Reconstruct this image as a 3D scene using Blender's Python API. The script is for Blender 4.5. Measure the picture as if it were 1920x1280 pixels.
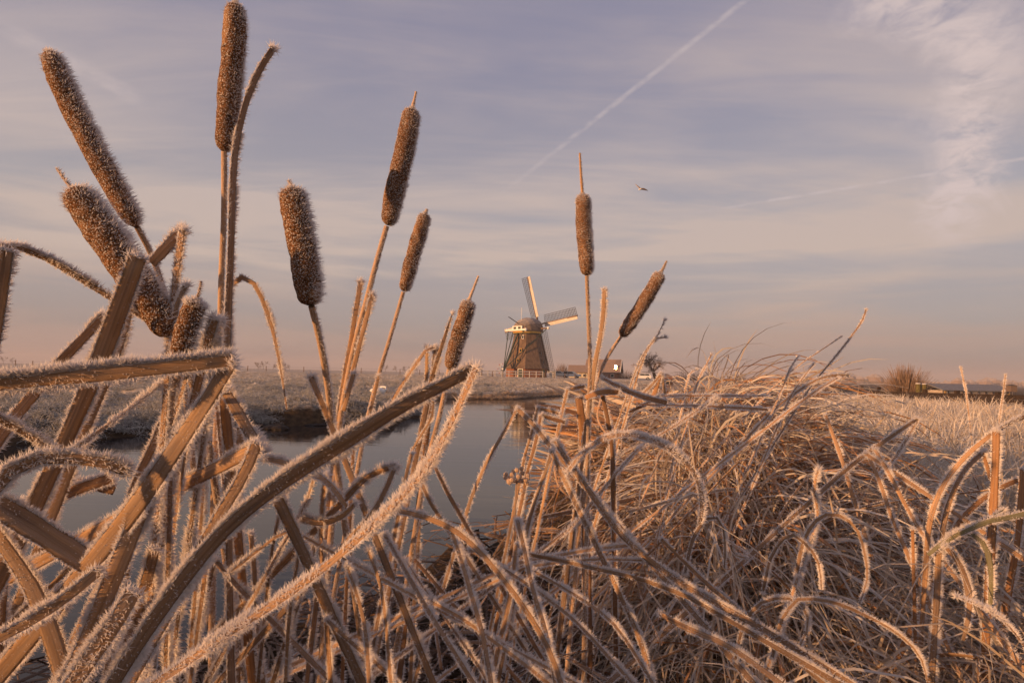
import bpy, math, random
import numpy as np
from mathutils import Matrix, Vector

rng = np.random.default_rng(7)
random.seed(7)
scene = bpy.context.scene
for o in list(bpy.data.objects):
    bpy.data.objects.remove(o)
COL = scene.collection
R = math.radians

# ------------------------------------------------------------------ camera
F = 1067.0                       # focal length in photo pixels (photo is 1920 wide)
CAMZ = 1.2                       # above the water
PITCH, ROLL = R(3.27), R(1.26)
CAMLOC = np.array([0.0, 0.0, CAMZ])
_m = Matrix.Rotation(math.pi / 2 + PITCH, 3, 'X') @ Matrix.Rotation(ROLL, 3, 'Z')
CR = np.array(_m)
cam_data = bpy.data.cameras.new('camera')
cam_data.sensor_width = 36.0
cam_data.lens = F / 1920 * 36
cam_data.clip_start = 0.02
cam_data.clip_end = 60000
cam = bpy.data.objects.new('camera', cam_data)
cam.matrix_world = Matrix.Translation((0, 0, CAMZ)) @ _m.to_4x4()
COL.objects.link(cam)
scene.camera = cam

def P(px, py, d):
    """world point seen at photo pixel (px, py) at depth d (metres along the view axis)"""
    v = np.array([(px - 960) / F * d, -(py - 640) / F * d, -d])
    return CAMLOC + CR @ v

def proj(p):
    v = CR.T @ (np.asarray(p) - CAMLOC)
    d = -v[2]
    return 960 + v[0] / d * F, 640 - v[1] / d * F, d

# ------------------------------------------------------------------ light
SUN_EL, SUN_AZ = R(8.0), math.atan2(-0.86, -0.51)      # azimuth measured from +Y towards +X
SUN = Vector((math.sin(SUN_AZ) * math.cos(SUN_EL), math.cos(SUN_AZ) * math.cos(SUN_EL), math.sin(SUN_EL)))
sl = bpy.data.lights.new('sun', 'SUN')
sl.energy = 5.0
sl.angle = R(0.6)
sl.color = (1.0, 0.51, 0.21)
so = bpy.data.objects.new('sun', sl)
so.rotation_euler = SUN.to_track_quat('Z', 'Y').to_euler()
so.location = (-20, -20, 30)
COL.objects.link(so)

vs = scene.view_settings
scene.display_settings.display_device = 'sRGB'
vs.view_transform = 'Standard'
vs.look = 'None'
vs.exposure = 0.33
vs.gamma = 1.0
vs.use_curve_mapping = False
scene.cycles.max_bounces = 8
scene.cycles.diffuse_bounces = 6
scene.cycles.transparent_max_bounces = 8
scene.cycles.volume_bounces = 0
scene.cycles.caustics_reflective = False
scene.cycles.caustics_refractive = False

# ------------------------------------------------------------------ node helpers
class NT:
    def __init__(self, tree):
        self.t = tree
        self.n = tree.nodes
        self.l = tree.links
    def new(self, kind, **kw):
        nd = self.n.new(kind)
        for k, v in kw.items():
            setattr(nd, k, v)
        return nd
    def link(self, a, b):
        self.l.new(a, b)
    def put(self, sock, val):
        if hasattr(val, 'links') or isinstance(val, bpy.types.NodeSocket):
            self.l.new(val, sock)
        else:
            sock.default_value = (*val, 1.0) if sock.type == 'RGBA' and len(val) == 3 else val
    def math(self, op, a, b=0.0, c=None, clamp=False):
        nd = self.n.new('ShaderNodeMath')
        nd.operation = op
        nd.use_clamp = clamp
        self.put(nd.inputs[0], a)
        self.put(nd.inputs[1], b)
        if c is not None:
            self.put(nd.inputs[2], c)
        return nd.outputs[0]
    def mixc(self, f, a, b, mode='MIX'):
        nd = self.n.new('ShaderNodeMix')
        nd.data_type = 'RGBA'
        nd.blend_type = mode
        self.put(nd.inputs[0], f)
        self.put(nd.inputs[6], a)
        self.put(nd.inputs[7], b)
        return nd.outputs[2]
    def smooth(self, v, lo, hi):
        nd = self.n.new('ShaderNodeMapRange')
        nd.interpolation_type = 'SMOOTHSTEP'
        self.put(nd.inputs[0], v)
        nd.inputs[1].default_value = lo
        nd.inputs[2].default_value = hi
        nd.inputs[3].default_value = 0
        nd.inputs[4].default_value = 1
        return nd.outputs[0]
    def noise(self, vec, scale, detail=4, rough=0.5, dist=0.0):
        nd = self.n.new('ShaderNodeTexNoise')
        if vec is not None:
            self.l.new(vec, nd.inputs['Vector'])
        nd.inputs['Scale'].default_value = scale
        nd.inputs['Detail'].default_value = detail
        nd.inputs['Roughness'].default_value = rough
        nd.inputs['Distortion'].default_value = dist
        return nd.outputs['Fac']
    def mapping(self, vec, scale=(1, 1, 1), rot=(0, 0, 0), loc=(0, 0, 0)):
        nd = self.n.new('ShaderNodeMapping')
        self.l.new(vec, nd.inputs[0])
        nd.inputs['Location'].default_value = loc
        nd.inputs['Rotation'].default_value = rot
        nd.inputs['Scale'].default_value = scale
        return nd.outputs[0]
    def dot(self, vec, d):
        nd = self.n.new('ShaderNodeVectorMath')
        nd.operation = 'DOT_PRODUCT'
        self.l.new(vec, nd.inputs[0])
        nd.inputs[1].default_value = d
        return nd.outputs['Value']
    def ramp(self, f, stops):
        nd = self.n.new('ShaderNodeValToRGB')
        self.l.new(f, nd.inputs[0])
        cr = nd.color_ramp
        while len(cr.elements) < len(stops):
            cr.elements.new(0.5)
        for e, (p, c) in zip(cr.elements, stops):
            e.position = p
            e.color = (*c, 1) if len(c) == 3 else c
        return nd.outputs[0]

# ------------------------------------------------------------------ world
world = bpy.data.worlds.new('World')
scene.world = world
world.use_nodes = True
w = NT(world.node_tree)
w.n.clear()
SKY_STRENGTH = 0.1
sky = w.new('ShaderNodeTexSky')
sky.sky_type = 'NISHITA'
sky.sun_disc = False
sky.sun_elevation = SUN_EL
sky.sun_rotation = SUN_AZ
sky.altitude = 0
sky.air_density = 1.0
sky.dust_density = 2.0
sky.ozone_density = 3.0
tc = w.new('ShaderNodeTexCoord')
D = tc.outputs['Generated']
sx = w.new('ShaderNodeSeparateXYZ')
w.link(D, sx.inputs[0])
zz = w.math('MAXIMUM', sx.outputs[2], 0.0)
k = 1.0 / SKY_STRENGTH
def sc3(c):
    return tuple(v * k / 1.26 for v in c)
# thin veil of high cloud: the colour of the lit veil by height above the horizon
veil = w.ramp(zz, [(0.0, sc3((0.38, 0.27, 0.24))), (0.07, sc3((0.47, 0.34, 0.285))), (0.17, sc3((0.60, 0.475, 0.41))),
                   (0.36, sc3((0.55, 0.455, 0.435))), (0.62, sc3((0.41, 0.35, 0.38))), (1.0, sc3((0.34, 0.29, 0.34)))])
blue = w.ramp(zz, [(0.0, sc3((0.35, 0.262, 0.25))), (0.10, sc3((0.44, 0.355, 0.335))), (0.25, sc3((0.45, 0.405, 0.415))),
                   (0.5, sc3((0.315, 0.295, 0.385))), (1.0, sc3((0.235, 0.23, 0.36)))])
blue = w.mixc(0.2, blue, sky.outputs[0])
den = w.math('ADD', zz, 0.13)
cu = w.math('DIVIDE', sx.outputs[0], den)
cv = w.math('DIVIDE', sx.outputs[1], den)
cc = w.new('ShaderNodeCombineXYZ')
w.link(cu, cc.inputs[0])
w.link(cv, cc.inputs[1])
cloud_uv = cc.outputs[0]
big = w.noise(w.mapping(cloud_uv, (0.35, 0.9, 1), (0, 0, R(-28)), (3.1, 1.2, 0)), 1.5, 4, 0.55, 0.4)
fine = w.noise(w.mapping(cloud_uv, (0.5, 2.6, 1), (0, 0, R(-34)), (0.4, 7.7, 0)), 1.6, 6, 0.6, 0.5)
low = w.noise(w.mapping(D, (2.2, 2.2, 20.0), (0, R(4), 0), (0, 0, 1.3)), 1.1, 4, 0.5, 0.3)
cf = w.math('ADD', w.math('MULTIPLY', big, 0.62), w.math('MULTIPLY', fine, 0.38))
cloud = w.smooth(cf, 0.36, 0.64)
lowf = w.math('MULTIPLY', w.smooth(low, 0.36, 0.66), w.math('SUBTRACT', 1.0, w.smooth(zz, 0.18, 0.36)))
cloud = w.math('MULTIPLY', cloud, w.smooth(zz, 0.08, 0.3))
cloud = w.math('ADD', cloud, lowf, clamp=True)
skycol = w.mixc(w.math('MULTIPLY', cloud, 0.9), blue, veil)

def dirpix(x, y):
    v = P(x, y, 1.0) - CAMLOC
    return v / np.linalg.norm(v)
def band(p0, p1, width, ragged, strength, noise_scale):
    """a long wisp of cirrus along the great circle through two sky directions"""
    a, b = dirpix(*p0), dirpix(*p1)
    nrm = np.cross(a, b)
    nrm /= np.linalg.norm(nrm)
    mid = (a + b) / np.linalg.norm(a + b)
    half = math.acos(np.clip(a @ b, -1, 1)) / 2
    along = np.cross(nrm, mid)
    nz = w.noise(D, noise_scale, 6, 0.62, 0.8)
    off = w.math('ADD', w.dot(D, tuple(nrm)), w.math('MULTIPLY', w.math('SUBTRACT', nz, 0.5), ragged))
    d = w.math('ABSOLUTE', off)
    f = w.math('SUBTRACT', 1.0, w.smooth(d, width * 0.1, width))
    t = w.math('ABSOLUTE', w.dot(D, tuple(along)))
    f = w.math('MULTIPLY', f, w.math('SUBTRACT', 1.0, w.smooth(t, math.sin(half) * 0.55, math.sin(half) * 1.15)))
    n2 = w.noise(w.mapping(D, (1, 1, 2.2), (0, R(30), R(20))), noise_scale * 1.9, 6, 0.6, 0.5)
    f = w.math('MULTIPLY', f, w.smooth(n2, 0.28, 0.66))
    return w.math('MULTIPLY', f, strength)
plume = sc3((0.66, 0.54, 0.52))
for args in (((1780, 470), (1862, -20), 0.058, 0.075, 1.0, 13.0), ((1570, -30), (1930, 110), 0.055, 0.10, 0.85, 11.0),
             ((1700, 300), (1960, 60), 0.07, 0.14, 0.35, 7.0),
             ((0, 50), (270, 190), 0.016, 0.02, 0.4, 10.0)):
    skycol = w.mixc(band(*args), skycol, plume)
trail = sc3((0.58, 0.49, 0.49))
# two vapour trails in the sky
for args in (((2180, -620), (930, 372), 0.0062, 0.003, 0.52, 16.0), ((2500, 200), (1290, 402), 0.0036, 0.002, 0.8, 20.0)):
    skycol = w.mixc(band(*args), skycol, trail)
bg = w.new('ShaderNodeBackground')
w.link(skycol, bg.inputs[0])
bg.inputs[1].default_value = SKY_STRENGTH
wo = w.new('ShaderNodeOutputWorld')
w.link(bg.outputs[0], wo.inputs[0])

# ------------------------------------------------------------------ materials
MATS = {}
def base_mat(name):
    m = bpy.data.materials.new(name)
    m.use_nodes = True
    nt = NT(m.node_tree)
    nt.n.clear()
    out = nt.new('ShaderNodeOutputMaterial')
    MATS[name] = m
    return m, nt, out
def mat(name, col, rough=0.8, var=0.25, scale=8.0, bump=0.0, metal=0.0, spec=0.3, frost=0.0, stretch=(1, 1, 1), col2=None):
    m, nt, out = base_mat(name)
    p = nt.new('ShaderNodeBsdfPrincipled')
    co = nt.new('ShaderNodeTexCoord').outputs['Object']
    n = nt.noise(nt.mapping(co, stretch), scale, 5, 0.6)
    c2 = col2 or tuple(c * (1 - var) for c in col)
    c1 = tuple(min(1, c * (1 + var)) for c in col)
    c = nt.mixc(nt.smooth(n, 0.3, 0.7), (*c2, 1), (*c1, 1))
    if frost:
        g = nt.new('ShaderNodeNewGeometry')
        s = nt.new('ShaderNodeSeparateXYZ')
        nt.link(g.outputs['Normal'], s.inputs[0])
        up = nt.smooth(s.outputs[2], 0.2, 0.9)
        n2 = nt.noise(co, scale * 6, 3, 0.7)
        f = nt.math('MULTIPLY', nt.math('MULTIPLY', up, frost), nt.smooth(n2, 0.3, 0.6))
        c = nt.mixc(f, c, (0.75, 0.74, 0.74, 1))
    nt.link(c, p.inputs['Base Color'])
    p.inputs['Roughness'].default_value = rough
    p.inputs['Metallic'].default_value = metal
    p.inputs['Specular IOR Level'].default_value = spec
    if bump:
        b = nt.new('ShaderNodeBump')
        b.inputs['Strength'].default_value = 1.0
        b.inputs['Distance'].default_value = bump
        nt.link(n, b.inputs['Height'])
        nt.link(b.outputs[0], p.inputs['Normal'])
    nt.link(p.outputs[0], out.inputs[0])
    return m

def frost_mat():
    m, nt, out = base_mat('hoarfrost')
    d = nt.new('ShaderNodeBsdfDiffuse')
    t = nt.new('ShaderNodeBsdfTranslucent')
    d.inputs[0].default_value = (0.88, 0.845, 0.83, 1)
    t.inputs[0].default_value = (0.88, 0.845, 0.83, 1)
    mx = nt.new('ShaderNodeMixShader')
    mx.inputs[0].default_value = 0.42
    nt.link(d.outputs[0], mx.inputs[1])
    nt.link(t.outputs[0], mx.inputs[2])
    nt.link(mx.outputs[0], out.inputs[0])
    return m

def blade_mat(name, ca, cb, frost=0.35, trans=0.2, streak=1.0):
    """dry leaf: fibres run along U, frost grains sit on it and thicken to the edges"""
    m, nt, out = base_mat(name)
    uv = nt.new('ShaderNodeUVMap').outputs[0]
    oi = nt.new('ShaderNodeObjectInfo').outputs['Random']
    loc = nt.new('ShaderNodeCombineXYZ')
    nt.link(nt.math('MULTIPLY', oi, 31.0), loc.inputs[0])
    nt.link(nt.math('MULTIPLY', oi, 17.0), loc.inputs[1])
    add = nt.new('ShaderNodeVectorMath')
    nt.link(uv, add.inputs[0])
    nt.link(loc.outputs[0], add.inputs[1])
    v = add.outputs[0]
    fib = nt.noise(nt.mapping(v, (5, 11, 1)), 1.0, 5, 0.72)
    blot = nt.noise(nt.mapping(v, (11, 1.4, 1)), 1.0, 4, 0.6)
    grain = nt.noise(nt.mapping(v, (2600, 60, 1)), 1.0, 2, 0.6)
    patch = nt.noise(nt.mapping(v, (14, 2.0, 1)), 1.0, 3, 0.6)
    c = nt.mixc(nt.smooth(fib, 0.18, 0.8), (*ca, 1), (*cb, 1))
    c = nt.mixc(nt.math('MULTIPLY', nt.smooth(blot, 0.5, 0.75), 0.65), c, (ca[0] * 0.28, ca[1] * 0.22, ca[2] * 0.2, 1))
    su = nt.new('ShaderNodeSeparateXYZ')
    nt.link(uv, su.inputs[0])
    cr_ = nt.math('ABSOLUTE', nt.math('SUBTRACT', nt.math('ADD', su.outputs[1], nt.math('MULTIPLY', nt.math('SUBTRACT', blot, 0.5), 0.25)), 0.5))
    crease_shade = nt.math('MULTIPLY', nt.math('SUBTRACT', 1.0, nt.smooth(cr_, 0.01, 0.10)), 0.3 * streak)  # shade of a fold painted as a darker line along the blade
    c = nt.mixc(crease_shade, c, (ca[0] * 0.3, ca[1] * 0.26, ca[2] * 0.24, 1))
    hv = nt.new('ShaderNodeHueSaturation')
    hv.inputs['Saturation'].default_value = 1.0
    nt.link(nt.math('ADD', 0.72, nt.math('MULTIPLY', oi, 0.55)), hv.inputs['Value'])
    nt.link(c, hv.inputs['Color'])
    c = hv.outputs[0]
    gf = nt.math('MULTIPLY', nt.smooth(grain, 0.40, 0.66), nt.math('ADD', 0.35, nt.math('MULTIPLY', nt.smooth(patch, 0.32, 0.62), 0.65)))
    c = nt.mixc(nt.math('MULTIPLY', gf, frost), c, (0.78, 0.77, 0.78, 1))
    p = nt.new('ShaderNodeBsdfPrincipled')
    nt.link(c, p.inputs['Base Color'])
    p.inputs['Roughness'].default_value = 0.62
    p.inputs['Specular IOR Level'].default_value = 0.25
    b = nt.new('ShaderNodeBump')
    b.inputs['Distance'].default_value = 0.0006
    nt.link(nt.math('ADD', fib, nt.math('MULTIPLY', grain, 0.6)), b.inputs['Height'])
    nt.link(b.outputs[0], p.inputs['Normal'])
    tr = nt.new('ShaderNodeBsdfTranslucent')
    nt.link(c, tr.inputs[0])
    mx = nt.new('ShaderNodeMixShader')
    mx.inputs[0].default_value = trans
    nt.link(p.outputs[0], mx.inputs[1])
    nt.link(tr.outputs[0], mx.inputs[2])
    nt.link(mx.outputs[0], out.inputs[0])
    return m

FROST = frost_mat()
M_LEAF = blade_mat('dry reed leaf', (0.30, 0.148, 0.058), (0.62, 0.37, 0.175), 0.48)
M_LITTER = blade_mat('shaded rotting reed litter', (0.07, 0.038, 0.02), (0.24, 0.125, 0.055), 0.25)  # wet dead reed, its colour darkened further for shade in the gaps
M_LEAF_G = blade_mat('pale green reed leaf', (0.17, 0.16, 0.06), (0.32, 0.29, 0.13), 0.5)
M_LEAF_O = blade_mat('orange fallen reed leaf', (0.30, 0.13, 0.045), (0.52, 0.27, 0.10), 0.3)
M_STEM = blade_mat('reed stem', (0.28, 0.15, 0.07), (0.48, 0.29, 0.14), 0.5, 0.0)
M_GRASS = blade_mat('frosted grass', (0.46, 0.31, 0.16), (0.66, 0.54, 0.38), 0.75, 0.3)
M_GRASS_W = blade_mat('white frosted grass', (0.62, 0.52, 0.40), (0.82, 0.77, 0.70), 0.8, 0.3)
M_GRASS_B = blade_mat('brown bank grass', (0.26, 0.14, 0.06), (0.48, 0.32, 0.16), 0.4, 0.2)
M_GRASS_S = blade_mat('short frosted turf', (0.11, 0.10, 0.055), (0.42, 0.40, 0.35), 0.7, 0.2)

def head_mat():
    m, nt, out = base_mat('seed head velvet')
    co = nt.new('ShaderNodeTexCoord').outputs['Object']
    n = nt.noise(co, 420, 3, 0.7)
    n2 = nt.noise(nt.mapping(co, (1, 1, 0.4)), 48, 5, 0.65, 0.6)
    c = nt.mixc(nt.smooth(n, 0.35, 0.7), (0.058, 0.026, 0.011, 1), (0.25, 0.115, 0.048, 1))
    c = nt.mixc(nt.math('MULTIPLY', nt.smooth(n2, 0.54, 0.66), 0.55), c, (0.40, 0.23, 0.12, 1))
    c = nt.mixc(nt.math('MULTIPLY', nt.smooth(nt.noise(co, 90, 3, 0.6, 0.6), 0.55, 0.66), 0.8), c, (0.03, 0.014, 0.008, 1))
    c = nt.mixc(nt.math('MULTIPLY', nt.smooth(nt.noise(co, 800, 2, 0.5), 0.54, 0.66), 0.65), c, (0.74, 0.72, 0.7, 1))
    p = nt.new('ShaderNodeBsdfPrincipled')
    nt.link(c, p.inputs['Base Color'])
    p.inputs['Roughness'].default_value = 0.95
    p.inputs['Specular IOR Level'].default_value = 0.1
    b = nt.new('ShaderNodeBump')
    b.inputs['Distance'].default_value = 0.0012
    nt.link(n, b.inputs['Height'])
    nt.link(b.outputs[0], p.inputs['Normal'])
    nt.link(p.outputs[0], out.inputs[0])
    return m
M_HEAD = head_mat()

# ------------------------------------------------------------------ mesh helpers
def fastmesh(name, verts, faces, mats=(), uvs=None, fmat=None, smooth=True):
    """faces: list of int arrays (n,3) or (n,4)"""
    verts = np.ascontiguousarray(verts, dtype=np.float32)
    me = bpy.data.meshes.new(name)
    me.vertices.add(len(verts))
    me.vertices.foreach_set('co', verts.ravel())
    loops = np.concatenate([np.asarray(f, dtype=np.int32).ravel() for f in faces])
    counts = np.concatenate([np.full(len(f), np.asarray(f).shape[1], dtype=np.int32) for f in faces])
    me.loops.add(len(loops))
    me.loops.foreach_set('vertex_index', loops)
    me.polygons.add(len(counts))
    starts = np.concatenate([[0], np.cumsum(counts)[:-1]]).astype(np.int32)
    me.polygons.foreach_set('loop_start', starts)
    me.polygons.foreach_set('loop_total', counts)
    me.polygons.foreach_set('use_smooth', np.full(len(counts), smooth, dtype=bool))
    for m in mats:
        me.materials.append(m)
    if fmat is not None:
        me.polygons.foreach_set('material_index', np.asarray(fmat, dtype=np.int32))
    if uvs is not None:
        ul = me.uv_layers.new(name='UVMap')
        ul.data.foreach_set('uv', np.ascontiguousarray(uvs[loops], dtype=np.float32).ravel())
    me.update(calc_edges=True)
    me.validate()
    return me

def add(name, data, parent=None, loc=(0, 0, 0), rot=(0, 0, 0), scale=None, label=None, cat=None, group=None, kind=None):
    o = bpy.data.objects.new(name, data)
    COL.objects.link(o)
    o.location = tuple(float(v) for v in loc)
    o.rotation_euler = rot
    if scale is not None:
        o.scale = (scale,) * 3 if np.isscalar(scale) else scale
    if parent is not None:
        o.parent = parent
    if label: o['label'] = label
    if cat: o['category'] = cat
    if group: o['group'] = group
    if kind: o['kind'] = kind
    return o

def copy_thing(o, loc, rot=None, scale=None, label=None, parent=None):
    c = o.copy()
    COL.objects.link(c)
    if parent is None:
        c.location = tuple(float(v) for v in loc)
        if rot is not None: c.rotation_euler = rot
        if scale is not None: c.scale = (scale,) * 3
        if label: c['label'] = label
    else:
        c.parent = parent
    for ch in list(o.children):
        copy_thing(ch, None, parent=c)
    return c

class MB:
    """collects simple solids into one mesh"""
    def __init__(self):
        self.v, self.f = [], []
    def poly(self, vs, fs):
        b = len(self.v)
        self.v += [tuple(map(float, q)) for q in vs]
        self.f += [tuple(i + b for i in f) for f in fs]
        return self
    def box(self, c, s, rz=0.0):
        x, y, z = s[0] / 2, s[1] / 2, s[2] / 2
        ca, sa = math.cos(rz), math.sin(rz)
        vs = []
        for dx, dy, dz in ((-x, -y, -z), (x, -y, -z), (x, y, -z), (-x, y, -z), (-x, -y, z), (x, -y, z), (x, y, z), (-x, y, z)):
            vs.append((c[0] + dx * ca - dy * sa, c[1] + dx * sa + dy * ca, c[2] + dz))
        self.poly(vs, [(0, 3, 2, 1), (4, 5, 6, 7), (0, 1, 5, 4), (1, 2, 6, 5), (2, 3, 7, 6), (3, 0, 4, 7)])
        return self
    def bar(self, a, b, wd, ht=None, up=(0, 0, 1)):
        ht = ht or wd
        a, b = np.array(a, float), np.array(b, float)
        t = b - a
        t /= np.linalg.norm(t)
        u = np.array(up, float)
        if abs(t @ u) > 0.97: u = np.array([1.0, 0, 0])
        s = np.cross(t, u); s /= np.linalg.norm(s)
        n = np.cross(s, t)
        vs = []
        for q in (a, b):
            for i, j in ((-1, -1), (1, -1), (1, 1), (-1, 1)):
                vs.append(q + s * i * wd / 2 + n * j * ht / 2)
        self.poly(vs, [(0, 1, 2, 3), (4, 7, 6, 5), (0, 4, 5, 1), (1, 5, 6, 2), (2, 6, 7, 3), (3, 7, 4, 0)])
        return self
    def rings(self, rings, cap=True):
        n = len(rings[0])
        vs = [p for r in rings for p in r]
        fs = []
        for i in range(len(rings) - 1):
            for j in range(n):
                a, b = i * n + j, i * n + (j + 1) % n
                fs.append((a, b, b + n, a + n))
        if cap:
            fs.append(tuple(reversed(range(n))))
            fs.append(tuple(range((len(rings) - 1) * n, len(rings) * n)))
        self.poly(vs, fs)
        return self
    def tube(self, pts, rad, n=6):
        pts = np.array(pts, float)
        v, f = tube_data(pts, np.broadcast_to(np.asarray(rad, float), (len(pts),)), n)[:2]
        self.poly(v, [tuple(int(i) for i in q) for q in f])
        m = len(pts)
        b = len(self.v) - m * n
        self.f.append(tuple(b + i for i in range(n)))
        self.f.append(tuple(b + (m - 1) * n + i for i in reversed(range(n))))
        return self
    def sphere(self, c, r, n=10, m=6):
        r = np.broadcast_to(np.asarray(r, float), (3,))
        rings = []
        for i in range(m + 1):
            a = -math.pi / 2 + math.pi * (i + 0.001) / (m + 0.002)
            rings.append([(c[0] + r[0] * math.cos(a) * math.cos(t), c[1] + r[1] * math.cos(a) * math.sin(t), c[2] + r[2] * math.sin(a))
                          for t in (2 * math.pi * j / n for j in range(n))])
        return self.rings(rings)
    def mesh(self, name, m, smooth=False):
        me = bpy.data.meshes.new(name)
        me.from_pydata(self.v, [], self.f)
        me.materials.append(m)
        if smooth:
            me.polygons.foreach_set('use_smooth', [True] * len(me.polygons))
        me.validate()
        me.update()
        return me
    def build(self, name, m, parent=None, smooth=False, **kw):
        return add(name, self.mesh(name, m, smooth), parent, **kw)

def unit(v):
    return v / np.maximum(np.linalg.norm(v, axis=-1, keepdims=True), 1e-9)

def tangents(c):
    t = np.empty_like(c)
    t[1:-1] = c[2:] - c[:-2]
    t[0], t[-1] = c[1] - c[0], c[-1] - c[-2]
    return unit(t)

def tube_data(c, r, n):
    t = tangents(c)
    ref = np.array([0.3, -0.8, 0.5]) if abs(t[:, 2]).mean() > 0.8 else np.array([0.0, 0.0, 1.0])
    s = unit(np.cross(t, ref))
    u = np.cross(s, t)
    a = np.linspace(0, 2 * np.pi, n, endpoint=False)
    d = s[:, None] * np.cos(a)[None, :, None] + u[:, None] * np.sin(a)[None, :, None]
    v = c[:, None] + d * np.asarray(r)[:, None, None]
    i = np.arange(len(c) - 1)[:, None] * n
    j = np.arange(n)[None, :]
    j2 = (j + 1) % n
    f = np.stack([i + j + n, i + j2 + n, i + j2, i + j], -1).reshape(-1, 4)
    return v.reshape(-1, 3), f, d

def needles(p, d, L, r):
    """slender folded ice needles"""
    d = unit(d)
    ref = np.where(np.abs(d[:, 2:3]) > 0.8, np.array([[1.0, 0, 0]]), np.array([[0, 0, 1.0]]))
    s = unit(np.cross(d, ref))
    u = np.cross(s, d)
    m = len(p)
    r = np.broadcast_to(np.asarray(r, float), (m,))[:, None]
    vs = np.empty((m, 4, 3))
    for kk in range(3):
        a = kk * 2 * math.pi / 3
        vs[:, kk] = p + (s * math.cos(a) + u * math.sin(a)) * r
    vs[:, 3] = p + d * L[:, None]
    b = np.arange(m)[:, None] * 4
    f = np.concatenate([b + np.array([[0, 1, 3]]), b + np.array([[1, 2, 3]])])
    return vs.reshape(-1, 3), f

def resample(pts, n, smooth=True):
    pts = np.asarray(pts, float)
    if len(pts) == 2 or not smooth:
        s = np.concatenate([[0], np.cumsum(np.linalg.norm(np.diff(pts, axis=0), axis=1))])
        q = np.linspace(0, s[-1], n)
        return np.stack([np.interp(q, s, pts[:, k2]) for k2 in range(pts.shape[1])], 1)
    ext = np.vstack([2 * pts[0] - pts[1], pts, 2 * pts[-1] - pts[-2]])
    out = []
    for i in range(1, len(ext) - 2):
        p0, p1, p2, p3 = ext[i - 1:i + 3]
        for t in np.linspace(0, 1, 14, endpoint=False):
            out.append(0.5 * ((2 * p1) + (-p0 + p2) * t + (2 * p0 - 5 * p1 + 4 * p2 - p3) * t * t + (-p0 + 3 * p1 - 3 * p2 + p3) * t ** 3))
    out.append(ext[-2])
    return resample(np.array(out), n, False)

SEC = np.array([(-1, 0), (-0.55, 0.8), (0.0, 1.0), (0.55, 0.8), (1, 0), (0.5, -0.45), (0.0, -0.75), (-0.5, -0.45)])
SECN = unit(np.array([(-1, 0.1), (-0.5, 1), (0, 1), (0.5, 1), (1, 0.1), (0.4, -1), (0, -1), (-0.4, -1)]))
def blade_data(c, wid, nrm, thick=0.14):
    """solid leaf blade with a lens section; wid full width per point, nrm the facing per point"""
    t = tangents(c)
    W = unit(np.cross(t, nrm))
    N = np.cross(W, t)
    h = (wid / 2)[:, None, None]
    v = c[:, None] + h * (W[:, None] * SEC[None, :, 0:1] + N[:, None] * SEC[None, :, 1:2] * thick)
    o = unit(W[:, None] * SECN[None, :, 0:1] + N[:, None] * SECN[None, :, 1:2])
    n = len(SEC)
    i = np.arange(len(c) - 1)[:, None] * n
    j = np.arange(n)[None, :]
    j2 = (j + 1) % n
    f = np.stack([i + j, i + j2, i + j2 + n, i + j + n], -1).reshape(-1, 4)
    s = np.concatenate([[0], np.cumsum(np.linalg.norm(np.diff(c, axis=0), axis=1))])
    uv = np.empty((len(c), n, 2))
    uv[:, :, 0] = s[:, None]
    uv[:, :, 1] = SEC[None, :, 0] * 0.5 + 0.5 + np.where(SEC[None, :, 1] < -0.1, 1.3, 0)
    b = len(c) * n
    m = len(v)
    caps = [(0, 1, 7), (1, 6, 7), (1, 2, 6), (2, 3, 6), (3, 5, 6), (3, 4, 5)]
    ca = np.array(caps)[:, ::-1]
    cb = np.array(caps) + (m - 1) * n
    return v.reshape(-1, 3), [f, ca, cb], uv.reshape(-1, 2), v, o

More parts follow.
